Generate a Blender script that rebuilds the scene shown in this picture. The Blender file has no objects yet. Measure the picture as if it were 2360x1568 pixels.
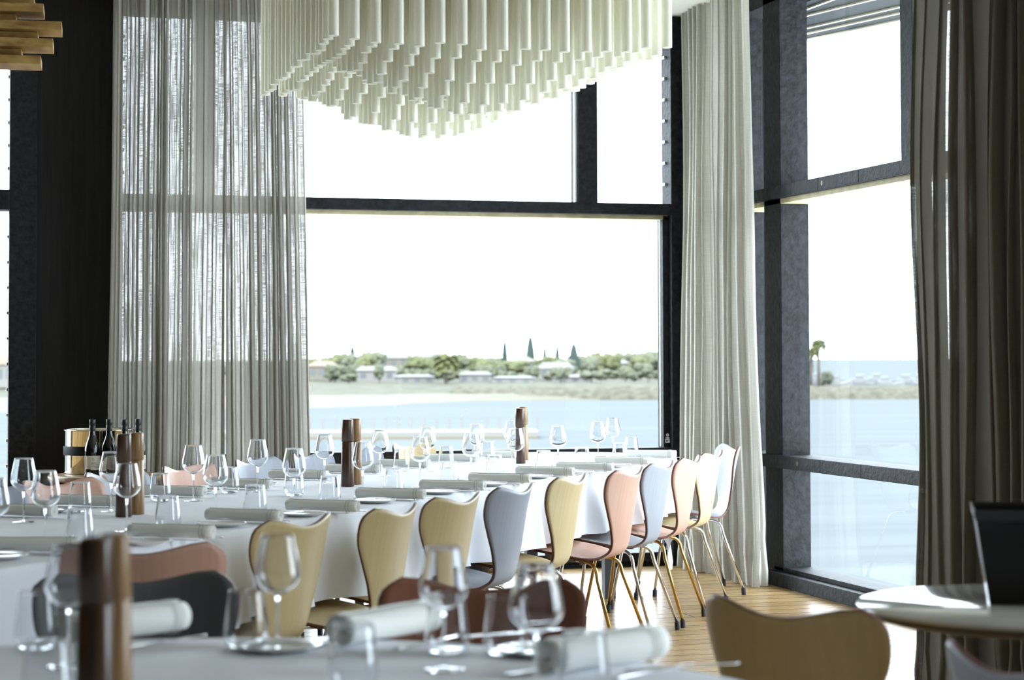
import bpy, bmesh, math, random
from mathutils import Vector, Matrix, noise
random.seed(7)
PI = math.pi
C = bpy.context.scene.collection
scene = bpy.context.scene

# ---------------------------------------------------------------- camera
F, CX, HY, H = 4700.0, 1180.0, 828.0, 1.27      # focal length (px), centre column, horizon row, eye height
PSI, PITCH, ROLL = 0.2758, math.radians(2.0), 0.0027
CY = HY - F * math.tan(PITCH)
fwd = Vector((math.sin(PSI) * math.cos(PITCH), math.cos(PSI) * math.cos(PITCH), math.sin(PITCH)))
right = Vector((math.cos(PSI), -math.sin(PSI), 0))
up = right.cross(fwd)
r2 = right * math.cos(ROLL) - up * math.sin(ROLL)
u2 = up * math.cos(ROLL) + right * math.sin(ROLL)
cam_data = bpy.data.cameras.new('camera')
cam = bpy.data.objects.new('camera', cam_data)
C.objects.link(cam)
M = Matrix((r2, u2, -fwd)).transposed().to_4x4()
M.translation = (0, 0, H)
cam.matrix_world = M
cam_data.sensor_width = 36
cam_data.sensor_fit = 'HORIZONTAL'
cam_data.lens = F / 2360 * 36
cam_data.shift_x = 0
cam_data.shift_y = (CY - 784) / 2360
cam_data.clip_start = 0.05
cam_data.clip_end = 40000
cam_data.dof.use_dof = True
cam_data.dof.focus_distance = 9.6
cam_data.dof.aperture_fstop = 4.2
scene.camera = cam

# ---------------------------------------------------------------- world, sun, exposure
SKY = 10.0
world = bpy.data.worlds.new('sky')
scene.world = world
world.use_nodes = True
bg = world.node_tree.nodes['Background']
bg.inputs[0].default_value = (0.79, 0.905, 1.0, 1)
bg.inputs[1].default_value = SKY
sun_d = bpy.data.lights.new('sun', 'SUN')
sun_d.energy = 5.0
sun_d.angle = math.radians(3)
sun_d.color = (1.0, 0.95, 0.86)
sun = bpy.data.objects.new('sun', sun_d)
C.objects.link(sun)
sun.rotation_euler = Vector((-0.62, -0.72, 0.85)).to_track_quat('Z', 'Y').to_euler()


def portal(name, loc, rot, sx, sy):
    d = bpy.data.lights.new(name, 'AREA')
    d.shape = 'RECTANGLE'
    d.size, d.size_y = sx, sy
    d.cycles.is_portal = True
    o = bpy.data.objects.new(name, d)
    C.objects.link(o)
    o.location = loc
    o.rotation_euler = rot
    return o


portal('window_daylight', (2.7, 12.05, 1.7), (-PI / 2, 0, 0), 3.5, 3.3)
portal('window_daylight', (-0.6, 12.05, 1.7), (-PI / 2, 0, 0), 2.1, 3.3)
portal('window_daylight', (4.88, 9.8, 1.7), (0, PI / 2, 0), 3.3, 3.1)
portal('window_daylight', (4.88, 7.5, 1.7), (0, PI / 2, 0), 3.3, 1.7)
portal('window_daylight', (4.88, 2.55, 1.7), (0, PI / 2, 0), 3.3, 2.1)  # for the unseen window added beside the camera
vs = scene.view_settings
vs.view_transform = 'Standard'
vs.look = 'None'
vs.exposure = 0.17
vs.gamma = 1
vs.use_curve_mapping = False
cy = scene.cycles
cy.max_bounces = 14
cy.diffuse_bounces = 5
cy.glossy_bounces = 5
cy.transmission_bounces = 14
cy.transparent_max_bounces = 24
cy.sample_clamp_indirect = 20


# ---------------------------------------------------------------- helpers
def LD(lat, dep, z=0.0):
    """lateral / depth from the camera -> room coordinates"""
    return Vector((lat * math.cos(PSI) + dep * math.sin(PSI), -lat * math.sin(PSI) + dep * math.cos(PSI), z))


def ray(x, y):
    return ((x - CX) / F * r2 - (y - CY) / F * u2 + fwd)


def on_z(x, y, z):
    """where the sight line through a photo point meets the height z"""
    d = ray(x, y)
    k = (z - H) / d.z
    return Vector((d.x * k, d.y * k, z))


def mat(name, color, rough=0.5, metal=0.0, spec=0.5, **kw):
    m = bpy.data.materials.new(name)
    m.use_nodes = True
    b = m.node_tree.nodes['Principled BSDF']
    b.inputs['Base Color'].default_value = (*color, 1)
    b.inputs['Roughness'].default_value = rough
    b.inputs['Metallic'].default_value = metal
    b.inputs['Specular IOR Level'].default_value = spec
    for k, v in kw.items():
        b.inputs[k].default_value = v
    return m


def N(m, t, **kw):
    n = m.node_tree.nodes.new(t)
    for k, v in kw.items():
        setattr(n, k, v)
    return n


def grain(m, c1, c2, scale=(1, 1, 1), s=6.0, detail=6, bump=0.0, coord='Object', lo=0.3, hi=0.7, rough=None):
    """procedural two tone noise on the base colour, stretched by scale"""
    nt = m.node_tree
    L = nt.links
    b = nt.nodes['Principled BSDF']
    tc = N(m, 'ShaderNodeTexCoord')
    mp = N(m, 'ShaderNodeMapping')
    mp.inputs['Scale'].default_value = scale
    nz = N(m, 'ShaderNodeTexNoise')
    nz.inputs['Scale'].default_value = s
    nz.inputs['Detail'].default_value = detail
    cr = N(m, 'ShaderNodeValToRGB')
    cr.color_ramp.elements[0].position = lo
    cr.color_ramp.elements[1].position = hi
    cr.color_ramp.elements[0].color = (*c1, 1)
    cr.color_ramp.elements[1].color = (*c2, 1)
    L.new(tc.outputs[coord], mp.inputs[0])
    L.new(mp.outputs[0], nz.inputs[0])
    L.new(nz.outputs[0], cr.inputs[0])
    L.new(cr.outputs[0], b.inputs['Base Color'])
    if bump:
        bp = N(m, 'ShaderNodeBump')
        bp.inputs['Strength'].default_value = bump
        bp.inputs['Distance'].default_value = 0.01
        L.new(nz.outputs[0], bp.inputs['Height'])
        L.new(bp.outputs[0], b.inputs['Normal'])
    return m


# ---- mesh building
def new_obj(name, me, m=None, parent=None):
    o = bpy.data.objects.new(name, me)
    C.objects.link(o)
    if m is not None:
        for k in (m if isinstance(m, (list, tuple)) else [m]):
            me.materials.append(k)
    if parent is not None:
        o.parent = parent
    return o


def finish(bm, smooth=True):
    me = bpy.data.meshes.new('mesh')
    bm.normal_update()
    bm.to_mesh(me)
    bm.free()
    if smooth:
        for p in me.polygons:
            p.use_smooth = True
    return me


def tag(o, label=None, cat=None, group=None, kind=None):
    if label:
        o['label'] = label
    if cat:
        o['category'] = cat
    if group:
        o['group'] = group
    if kind:
        o['kind'] = kind
    return o


def thing(name, label, cat, loc=(0, 0, 0), rz=0, group=None):
    o = bpy.data.objects.new(name, None)
    C.objects.link(o)
    o.location = loc
    o.rotation_euler = (0, 0, rz)
    o.empty_display_size = 0.1
    return tag(o, label, cat, group)


def copy_tree(o, parent=None):
    c = o.copy()
    C.objects.link(c)
    c.parent = parent
    for ch in o.children:
        copy_tree(ch, c)
    return c


def bx(bm, a, b, bevel=0.0):
    """box between two corners"""
    x0, y0, z0 = [min(p, q) for p, q in zip(a, b)]
    x1, y1, z1 = [max(p, q) for p, q in zip(a, b)]
    v = [bm.verts.new(p) for p in ((x0, y0, z0), (x1, y0, z0), (x1, y1, z0), (x0, y1, z0),
                                   (x0, y0, z1), (x1, y0, z1), (x1, y1, z1), (x0, y1, z1))]
    fs = [bm.faces.new([v[i] for i in q]) for q in
          ((3, 2, 1, 0), (4, 5, 6, 7), (0, 1, 5, 4), (1, 2, 6, 5), (2, 3, 7, 6), (3, 0, 4, 7))]
    if bevel:
        es = list({e for f in fs for e in f.edges})
        bmesh.ops.bevel(bm, geom=es, offset=bevel, segments=2, affect='EDGES', profile=0.7)


def box_mesh(a, b, bevel=0.0):
    bm = bmesh.new()
    bx(bm, a, b, bevel)
    return finish(bm, False)


def lathe(bm, prof, seg=32, c=(0, 0), closed=False):
    """revolve (r, z) points round the vertical through c"""
    rings = []
    for r, z in prof:
        if r < 1e-5:
            rings.append([bm.verts.new((c[0], c[1], z))])
        else:
            rings.append([bm.verts.new((c[0] + r * math.cos(2 * PI * i / seg), c[1] + r * math.sin(2 * PI * i / seg), z))
                          for i in range(seg)])
    pairs = list(zip(rings, rings[1:]))
    if closed:
        pairs.append((rings[-1], rings[0]))
    for a, b in pairs:
        for i in range(seg):
            j = (i + 1) % seg
            if len(a) == 1 and len(b) == 1:
                continue
            if len(a) == 1:
                bm.faces.new((a[0], b[j], b[i]))
            elif len(b) == 1:
                bm.faces.new((a[i], a[j], b[0]))
            else:
                bm.faces.new((a[i], a[j], b[j], b[i]))


def lathe_mesh(prof, seg=32, closed=False):
    bm = bmesh.new()
    lathe(bm, prof, seg, closed=closed)
    bmesh.ops.recalc_face_normals(bm, faces=bm.faces)
    return finish(bm)


def tube(bm, pts, r, seg=10, cap=True):
    """round bar along points; r may be a list"""
    pts = [Vector(p) for p in pts]
    rs = r if isinstance(r, (list, tuple)) else [r] * len(pts)
    rings = []
    prev = None
    for i, p in enumerate(pts):
        d = (pts[min(i + 1, len(pts) - 1)] - pts[max(i - 1, 0)]).normalized()
        if prev is None:
            a = d.orthogonal().normalized()
        else:
            a = (prev - d * prev.dot(d)).normalized()
        prev = a
        b = d.cross(a)
        rings.append([bm.verts.new(p + (a * math.cos(2 * PI * k / seg) + b * math.sin(2 * PI * k / seg)) * rs[i])
                      for k in range(seg)])
    for A, B in zip(rings, rings[1:]):
        for k in range(seg):
            j = (k + 1) % seg
            bm.faces.new((A[k], A[j], B[j], B[k]))
    if cap:
        bm.faces.new(rings[0][::-1])
        bm.faces.new(rings[-1])


def smooth_path(pts, n=6):
    """Catmull-Rom through points"""
    P = [Vector(p) for p in pts]
    P = [P[0] * 2 - P[1]] + P + [P[-1] * 2 - P[-2]]
    out = []
    for i in range(1, len(P) - 2):
        for k in range(n):
            t = k / n
            a, b, c, d = P[i - 1], P[i], P[i + 1], P[i + 2]
            out.append(0.5 * ((2 * b) + (c - a) * t + (2 * a - 5 * b + 4 * c - d) * t * t + (3 * b - a - 3 * c + d) * t ** 3))
    out.append(P[-2])
    return out


def interp(t, ks, vs_):
    for i in range(len(ks) - 1):
        if t <= ks[i + 1]:
            k = (t - ks[i]) / (ks[i + 1] - ks[i])
            k = max(0, min(1, k))
            return vs_[i] * (1 - k) + vs_[i + 1] * k
    return vs_[-1]


# ---------------------------------------------------------------- materials
M_black = grain(mat('charred_timber', (0.02, 0.02, 0.022), 0.6, spec=0.22), (0.003, 0.003, 0.0035), (0.016, 0.0165, 0.020),
                (1, 1, 1), 30, 8, 0.5)
M_darkwall = grain(mat('dark_wall_panel', (0.012, 0.012, 0.012), 0.7, spec=0.2), (0.008, 0.008, 0.0075), (0.014, 0.0138, 0.013),
                   (14, 14, 0.5), 4, 5, 0.15)
M_ceiling = mat('cream_ceiling_paint', (0.62, 0.60, 0.50), 0.8)
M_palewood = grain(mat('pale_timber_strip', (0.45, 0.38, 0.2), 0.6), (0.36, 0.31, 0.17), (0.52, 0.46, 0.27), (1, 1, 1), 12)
M_alu = mat('aluminium_strip', (0.5, 0.5, 0.48), 0.4, 0.8)
M_cloth = grain(mat('white_tablecloth', (0.85, 0.87, 0.93), 0.9, spec=0.1), (0.83, 0.855, 0.92), (0.87, 0.89, 0.95),
                (1, 1, 1), 4, 6, 0.35)
M_napkin = mat('napkin_linen', (0.92, 0.93, 0.89), 0.9, spec=0.1)
M_chrome = mat('chrome', (0.78, 0.77, 0.76), 0.12, 1.0)
M_steel = mat('polished_steel', (0.82, 0.82, 0.84), 0.18, 1.0)
M_brassleg = mat('brass_tube', (0.62, 0.40, 0.12), 0.2, 1.0)
M_rubber = mat('black_rubber', (0.015, 0.015, 0.02), 0.6)
M_bracket = mat('grey_bracket', (0.35, 0.35, 0.33), 0.4, 0.6)
M_edge = mat('dark_ply_edge', (0.11, 0.035, 0.022), 0.5)
M_china = mat('white_china', (0.78, 0.79, 0.77), 0.15)


def glass(name, color=(1, 1, 1), ior=1.45, rough=0.0):
    m = bpy.data.materials.new(name)
    m.use_nodes = True
    nt = m.node_tree
    nt.nodes.remove(nt.nodes['Principled BSDF'])
    g = N(m, 'ShaderNodeBsdfGlass')
    g.inputs['Color'].default_value = (*color, 1)
    g.inputs['IOR'].default_value = ior
    g.inputs['Roughness'].default_value = rough
    nt.links.new(g.outputs[0], nt.nodes['Material Output'].inputs[0])
    return m


M_glass = glass('drinking_glass', (0.98, 0.985, 0.99))


def pane_material(name, tint=(0.98, 0.99, 0.995), amount=0.004):
    m = bpy.data.materials.new(name)
    m.use_nodes = True
    nt = m.node_tree
    nt.nodes.remove(nt.nodes['Principled BSDF'])
    t = N(m, 'ShaderNodeBsdfTransparent')
    t.inputs[0].default_value = (*tint, 1)
    g = N(m, 'ShaderNodeBsdfGlossy')
    g.inputs['Roughness'].default_value = 0.01
    lw = N(m, 'ShaderNodeLayerWeight')
    lw.inputs[0].default_value = 0.5
    pw = N(m, 'ShaderNodeMath', operation='POWER')
    pw.inputs[1].default_value = 4.5
    nt.links.new(lw.outputs['Facing'], pw.inputs[0])
    f = N(m, 'ShaderNodeMath', operation='MULTIPLY_ADD')
    f.inputs[1].default_value = 1.0 - amount
    f.inputs[2].default_value = amount
    nt.links.new(pw.outputs[0], f.inputs[0])
    mx = N(m, 'ShaderNodeMixShader')
    nt.links.new(f.outputs[0], mx.inputs[0])
    nt.links.new(t.outputs[0], mx.inputs[1])
    nt.links.new(g.outputs[0], mx.inputs[2])
    nt.links.new(mx.outputs[0], nt.nodes['Material Output'].inputs[0])
    return m


M_pane = pane_material('window_glass')


def veneer(name, c):
    m = mat(name, c, 0.42, spec=0.4)
    d = tuple(x * 0.93 for x in c)
    l = tuple(min(1, x * 1.05) for x in c)
    return grain(m, d, l, (40, 6, 1.2), 2.0, 6, 0.03)


M_yellow = veneer('natural_ash_veneer', (0.59, 0.46, 0.235))
M_grey = veneer('blue_grey_veneer', (0.29, 0.31, 0.36))
M_pink = veneer('pink_veneer', (0.57, 0.335, 0.245))
M_pale = veneer('pale_grey_veneer', (0.31, 0.325, 0.365))
M_brown = veneer('red_brown_veneer', (0.24, 0.095, 0.055))
M_shadedash = veneer('shaded_ash_veneer', (0.50, 0.34, 0.14))  # the yellow chair veneer, darkened so its colour carries the foreground shade
M_charcoal = veneer('charcoal_veneer', (0.13, 0.13, 0.14))


def curtain_material(name, c, trans, clear):
    """loosely woven linen: part of the light goes through the threads, part through the gaps"""
    m = bpy.data.materials.new(name)
    m.use_nodes = True
    nt = m.node_tree
    L = nt.links
    nt.nodes.remove(nt.nodes['Principled BSDF'])
    tc = N(m, 'ShaderNodeTexCoord')
    sep = N(m, 'ShaderNodeMapping')
    sep.inputs['Scale'].default_value = (3, 60, 1)
    nz = N(m, 'ShaderNodeTexNoise')
    nz.inputs['Scale'].default_value = 6
    nz.inputs['Detail'].default_value = 5
    L.new(tc.outputs['UV'], sep.inputs[0])
    L.new(sep.outputs[0], nz.inputs[0])
    sep2 = N(m, 'ShaderNodeMapping')
    sep2.inputs['Scale'].default_value = (90, 1.2, 1)
    nz2 = N(m, 'ShaderNodeTexNoise')
    nz2.inputs['Scale'].default_value = 3
    nz2.inputs['Detail'].default_value = 4
    L.new(tc.outputs['UV'], sep2.inputs[0])
    L.new(sep2.outputs[0], nz2.inputs[0])
    add = N(m, 'ShaderNodeMath', operation='MULTIPLY')
    L.new(nz.outputs[0], add.inputs[0])
    L.new(nz2.outputs[0], add.inputs[1])
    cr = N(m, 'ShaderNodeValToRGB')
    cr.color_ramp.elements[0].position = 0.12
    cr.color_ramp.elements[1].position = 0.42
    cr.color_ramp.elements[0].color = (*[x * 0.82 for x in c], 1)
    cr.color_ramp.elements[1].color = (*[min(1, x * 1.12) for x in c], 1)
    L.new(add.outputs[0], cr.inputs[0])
    df = N(m, 'ShaderNodeBsdfDiffuse')
    tr = N(m, 'ShaderNodeBsdfTranslucent')
    L.new(cr.outputs[0], df.inputs[0])
    L.new(cr.outputs[0], tr.inputs[0])
    m1 = N(m, 'ShaderNodeMixShader')
    m1.inputs[0].default_value = trans
    L.new(df.outputs[0], m1.inputs[1])
    L.new(tr.outputs[0], m1.inputs[2])
    tp = N(m, 'ShaderNodeBsdfTransparent')
    mr = N(m, 'ShaderNodeMapRange')
    mr.inputs['From Min'].default_value = 0.20
    mr.inputs['From Max'].default_value = 0.46
    mr.inputs['To Min'].default_value = clear[0]
    mr.inputs['To Max'].default_value = clear[1]
    L.new(add.outputs[0], mr.inputs[0])
    m2 = N(m, 'ShaderNodeMixShader')
    L.new(mr.outputs[0], m2.inputs[0])
    L.new(m1.outputs[0], m2.inputs[1])
    L.new(tp.outputs[0], m2.inputs[2])
    L.new(m2.outputs[0], nt.nodes['Material Output'].inputs[0])
    return m


M_sheer = curtain_material('sheer_linen', (0.40, 0.375, 0.33), 0.32, (0.004, 0.19))
M_linen = curtain_material('natural_linen', (0.54, 0.52, 0.46), 0.30, (0.0, 0.04))
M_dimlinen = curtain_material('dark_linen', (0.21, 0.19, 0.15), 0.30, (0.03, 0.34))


def floor_material():
    m = mat('floorboards', (0.4, 0.25, 0.1), 0.25, spec=0.2)
    nt = m.node_tree
    L = nt.links
    b = nt.nodes['Principled BSDF']
    tc = N(m, 'ShaderNodeTexCoord')
    br = N(m, 'ShaderNodeTexBrick')
    br.offset = 0.37
    br.inputs['Scale'].default_value = 1
    br.inputs['Brick Width'].default_value = 3.6
    br.inputs['Row Height'].default_value = 0.15
    br.inputs['Mortar Size'].default_value = 0.006
    br.inputs['Mortar Smooth'].default_value = 0.2
    br.inputs['Color1'].default_value = (0.34, 0.215, 0.095, 1)
    br.inputs['Color2'].default_value = (0.44, 0.30, 0.145, 1)
    br.inputs['Mortar'].default_value = (0.035, 0.02, 0.01, 1)
    L.new(tc.outputs['Object'], br.inputs[0])
    mp = N(m, 'ShaderNodeMapping')
    mp.inputs['Scale'].default_value = (1.2, 18, 1)
    nz = N(m, 'ShaderNodeTexNoise')
    nz.inputs['Scale'].default_value = 2.5
    nz.inputs['Detail'].default_value = 7
    L.new(tc.outputs['Object'], mp.inputs[0])
    L.new(mp.outputs[0], nz.inputs[0])
    mx = N(m, 'ShaderNodeMixRGB', blend_type='MULTIPLY')
    mx.inputs[0].default_value = 0.55
    cr = N(m, 'ShaderNodeValToRGB')
    cr.color_ramp.elements[0].position = 0.3
    cr.color_ramp.elements[0].color = (0.5, 0.42, 0.32, 1)
    cr.color_ramp.elements[1].position = 0.65
    L.new(nz.outputs[0], cr.inputs[0])
    L.new(br.outputs[0], mx.inputs[1])
    L.new(cr.outputs[0], mx.inputs[2])
    # small dark knots and nail holes
    mp2 = N(m, 'ShaderNodeMapping')
    mp2.inputs['Scale'].default_value = (2.2, 6, 1)
    vo = N(m, 'ShaderNodeTexVoronoi')
    vo.inputs['Scale'].default_value = 1.6
    L.new(tc.outputs['Object'], mp2.inputs[0])
    L.new(mp2.outputs[0], vo.inputs[0])
    kr = N(m, 'ShaderNodeValToRGB')
    kr.color_ramp.elements[0].position = 0.025
    kr.color_ramp.elements[0].color = (0.12, 0.07, 0.03, 1)
    kr.color_ramp.elements[1].position = 0.06
    L.new(vo.outputs[0], kr.inputs[0])
    mk = N(m, 'ShaderNodeMixRGB', blend_type='MULTIPLY')
    mk.inputs[0].default_value = 1
    L.new(mx.outputs[0], mk.inputs[1])
    L.new(kr.outputs[0], mk.inputs[2])
    L.new(mk.outputs[0], b.inputs['Base Color'])
    bp = N(m, 'ShaderNodeBump')
    bp.inputs['Strength'].default_value = 0.35
    bp.inputs['Distance'].default_value = 0.008
    sb = N(m, 'ShaderNodeMath', operation='SUBTRACT')
    L.new(nz.outputs[0], sb.inputs[0])
    L.new(br.outputs['Fac'], sb.inputs[1])
    L.new(sb.outputs[0], bp.inputs['Height'])
    L.new(bp.outputs[0], b.inputs['Normal'])
    return m


M_floor = floor_material()

# ---------------------------------------------------------------- the room shell
RX, BY, CZ = 4.60, 11.85, 3.39           # inner faces: window wall on the right, back wall, ceiling
LX, FY = -5.2, -2.2
WT = 0.30


def struct(name, me, m, parent=None, label=None):
    o = new_obj(name, me, m, parent)
    if parent is None:
        o['kind'] = 'structure'
    if label:
        o['label'] = label
    return o


struct('floor', box_mesh((LX, FY, -0.12), (RX + WT, BY + WT, 0.0)), M_floor)
struct('ceiling', box_mesh((LX, FY, CZ), (RX + WT, BY + WT, CZ + 0.12)), M_ceiling)
bm = bmesh.new()                          # back wall: two window openings
for a, b in (((LX, -1.7), 0), ((0.42, 0.98), 0), ((4.42, RX + WT), 0)):
    bx(bm, (a[0], BY, 0), (a[1], BY + 0.22, CZ))
for a in ((-1.7, 0.42), (0.98, 4.42)):
    bx(bm, (a[0], BY, 0), (a[1], BY + 0.22, 0.055))
    bx(bm, (a[0], BY, 3.33), (a[1], BY + 0.22, CZ))
struct('wall_back', finish(bm, False), M_darkwall)
bm = bmesh.new()
for a in ((FY, 1.5), (3.6, 6.8), (8.30, 8.35), (11.35, BY)):
    bx(bm, (RX, a[0], 0), (RX + 0.22, a[1], CZ))
for a in ((1.5, 3.6), (6.8, 8.30), (8.35, 11.35)):
    bx(bm, (RX, a[0], 0), (RX + 0.22, a[1], 0.03))
    bx(bm, (RX, a[0], 3.33), (RX + 0.22, a[1], CZ))
struct('wall_right', finish(bm, False), M_darkwall)
struct('wall_left', box_mesh((LX - 0.2, FY, 0), (LX, BY + 0.2, CZ)), M_darkwall)
struct('wall_front', box_mesh((LX, FY - 0.2, 0), (RX + 0.2, FY, CZ)), mat('warm_grey_wall', (0.32, 0.31, 0.29), 0.8))


def member(bm, a, b, bev=0.004):
    bx(bm, a, b, bev)


# back window, the big one behind the table
w1 = thing('window_1', None, None, (0, 0, 0))
w1['kind'] = 'structure'
y0, y1 = BY - 0.02, BY + 0.13
bm = bmesh.new()
member(bm, (0.98, y0, 0.0), (1.03, y1, 3.33))
member(bm, (4.365, y0 - 0.02, 0.0), (4.49, y1, CZ - 0.01))
member(bm, (0.98, y0, 3.27), (4.42, y1, 3.35))
member(bm, (0.98, y0, 0.03), (4.42, y1, 0.085))
struct('window_frame', finish(bm, False), M_black, w1)
bm = bmesh.new()
member(bm, (1.0, y0 - 0.01, 2.155), (4.40, y1, 2.225))
struct('transom', finish(bm, False), M_black, w1)
bm = bmesh.new()
member(bm, (1.0, y0 - 0.01, 0.655), (4.40, y1, 0.725))
struct('transom', finish(bm, False), M_black, w1)
for xa, xb in ((3.77, 3.895), (1.45, 1.56)):
    bm = bmesh.new()
    member(bm, (xa, y0, 2.22), (xb, y1, 3.29))
    struct('mullion', finish(bm, False), M_black, w1)
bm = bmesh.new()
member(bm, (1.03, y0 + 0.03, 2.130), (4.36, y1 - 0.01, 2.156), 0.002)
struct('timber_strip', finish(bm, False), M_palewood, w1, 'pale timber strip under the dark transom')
bm = bmesh.new()                           # inner sash of the big fixed pane
member(bm, (4.325, y0 + 0.03, 0.725), (4.366, y1 - 0.02, 2.155), 0.003)
member(bm, (4.325, y0 + 0.03, 0.085), (4.366, y1 - 0.02, 0.655), 0.003)
struct('sash', finish(bm, False), M_black, w1)
bm = bmesh.new()
member(bm, (3.752, y0 + 0.02, 2.225), (3.77, y0 + 0.04, 3.28), 0.001)
member(bm, (4.3, y0 + 0.015, 0.73), (4.306, y0 + 0.03, 2.13), 0.001)
struct('glazing_strip', finish(bm, False), M_alu, w1, 'thin metal glazing strip')


def pane(name, a, b, parent, m=M_pane):
    me = bpy.data.meshes.new('mesh')
    if a[1] == b[1]:
        vs_ = [(a[0], a[1], a[2]), (b[0], a[1], a[2]), (b[0], a[1], b[2]), (a[0], a[1], b[2])]
    else:
        vs_ = [(a[0], a[1], a[2]), (a[0], b[1], a[2]), (a[0], b[1], b[2]), (a[0], a[1], b[2])]
    me.from_pydata(vs_, [], [(0, 1, 2, 3)])
    me.update()
    return struct(name, me, m, parent)


gy = BY + 0.07
pane('glass_pane', (1.03, gy, 0.085), (4.33, gy, 0.655), w1)
pane('glass_pane', (1.03, gy, 0.725), (4.33, gy, 2.14), w1)
pane('glass_pane', (1.56, gy, 2.225), (3.77, gy, 3.27), w1)


def louvres(parent, xa, xb, z0, z1, n):
    """row of overlapping glass blades with their clips"""
    pitch = (z1 - z0) / n
    for i in range(n):
        z = z0 + i * pitch
        bm = bmesh.new()
        v = [bm.verts.new(p) for p in ((xa, gy + 0.018, z), (xb, gy + 0.018, z), (xb, gy - 0.006, z + pitch * 1.08), (xa, gy - 0.006, z + pitch * 1.08))]
        bm.faces.new(v)
        struct('louvre_blade', finish(bm, False), M_pane, parent)
    bm = bmesh.new()
    for i in range(n):
        z = z0 + i * pitch
        for x in (xa, xb - 0.014):
            bx(bm, (x, gy - 0.03, z - 0.012), (x + 0.014, gy + 0.03, z + 0.004))
    struct('louvre_clips', finish(bm, False), M_alu, parent, 'row of small metal clips holding the blades')


louvres(w1, 3.895, 4.365, 2.225, 3.28, 8)
louvres(w1, 1.03, 1.45, 2.225, 3.28, 8)


def safety_mark(x, z, parent):
    """white ring with a small block of print under it, on the glass"""
    bm = bmesh.new()
    n = 24
    yy = gy - 0.075
    ring = [[bm.verts.new((x + r * math.cos(2 * PI * i / n), yy, z + r * math.sin(2 * PI * i / n))) for i in range(n)] for r in (0.009, 0.004)]
    for i in range(n):
        j = (i + 1) % n
        bm.faces.new((ring[0][i], ring[0][j], ring[1][j], ring[1][i]))
    for a, b in (((-.011, -.021), (.011, -.0145)), ((-.0145, -.047), (-.010, -.0245)), ((-.010, -.047), (.0145, -.0425)),
                 ((-.002, -.0425), (.0145, -.038)), ((-.0145, -.029), (.0145, -.0245)), ((.0, -.036), (.0145, -.032))):
        bx(bm, (x + a[0], yy - 0.0008, z + a[1]), (x + b[0], yy, z + b[1]))
    return struct('glass_mark', finish(bm, False), mat('white_print', (0.75, 0.78, 0.8), 0.6), parent, 'small white ring mark with print on the glass')


safety_mark(4.345, 0.80, w1)
safety_mark(4.345, 0.145, w1)

# louvre window on the far left of the back wall
w2 = thing('window_2', None, None)
w2['kind'] = 'structure'
bm = bmesh.new()
member(bm, (0.40, y0, 0.0), (0.55, y1, CZ - 0.01))
member(bm, (-1.72, y0, 0.0), (-1.6, y1, CZ - 0.01))
member(bm, (-1.7, y0, 0.03), (0.42, y1, 0.1))
member(bm, (-1.7, y0, 3.27), (0.42, y1, 3.35))
struct('window_frame', finish(bm, False), M_black, w2)
bm = bmesh.new()
member(bm, (-1.6, y0 - 0.01, 2.12), (0.40, y1, 2.235))
struct('transom', finish(bm, False), M_black, w2)
louvres(w2, -1.6, 0.405, 2.235, 3.28, 8)
louvres(w2, -1.6, 0.405, 0.1, 2.12, 14)

# window wall on the right
w3 = thing('window_3', None, None)
w3['kind'] = 'structure'
x0, x1 = RX - 0.02, RX + 0.15
bm = bmesh.new()
member(bm, (x0, 10.62, 0.0), (x1, 10.86, CZ - 0.01))
member(bm, (x0, 8.30, 0.0), (x1, 8.42, CZ - 0.01))
member(bm, (x0, 11.28, 0.0), (x1, 11.4, CZ - 0.01))
member(bm, (x0, 8.35, 3.30), (x1, 11.35, 3.37))
struct('window_frame', finish(bm, False), M_black, w3)
bm = bmesh.new()
member(bm, (x0 - 0.06, 8.35, 0.0), (x1, 10.75, 0.075))
member(bm, (x0, 8.35, 0.075), (x1, 10.75, 0.10))
struct('window_sill', finish(bm, False), M_black, w3)
for za, zb in ((0.655, 0.728), (2.170, 2.240)):
    bm = bmesh.new()
    member(bm, (x0 - 0.03, 8.35, za), (x1, 9.55, zb))
    member(bm, (x0 - 0.03, 9.553, za), (x1, 10.05, zb))
    member(bm, (x0 - 0.03, 10.053, za), (x1, 11.30, zb))
    struct('transom', finish(bm, False), M_black, w3)
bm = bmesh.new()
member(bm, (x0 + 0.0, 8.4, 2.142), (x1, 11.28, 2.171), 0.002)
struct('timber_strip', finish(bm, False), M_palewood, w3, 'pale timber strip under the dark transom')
bm = bmesh.new()
member(bm, (x0, 9.0, 2.24), (x1, 9.13, 3.31))
struct('mullion', finish(bm, False), M_black, w3)
gx = RX + 0.09
for ya, yb, za, zb in ((8.42, 10.62, 0.10, 0.655), (8.42, 10.62, 0.728, 2.142), (9.13, 10.62, 2.24, 3.30), (8.42, 9.0, 2.24, 3.30),
                       (10.86, 11.28, 0.10, 0.655), (10.86, 11.28, 0.728, 2.142), (10.86, 11.28, 2.24, 3.30)):
    pane('glass_pane', (gx, ya, za), (gx, yb, zb), w3)
bm = bmesh.new()                            # screw plugs in the bars
for y, z in ((10.35, 0.693), (10.0, 2.205)):
    vv = [bm.verts.new((x0 - 0.0306, y + 0.012 * math.cos(2 * PI * i / 14), z + 0.014 * math.sin(2 * PI * i / 14))) for i in range(14)]
    bm.faces.new(vv)
struct('screw_plug', finish(bm, False), mat('plug_brass', (0.12, 0.08, 0.02), 0.4, 0.5), w3)
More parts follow.
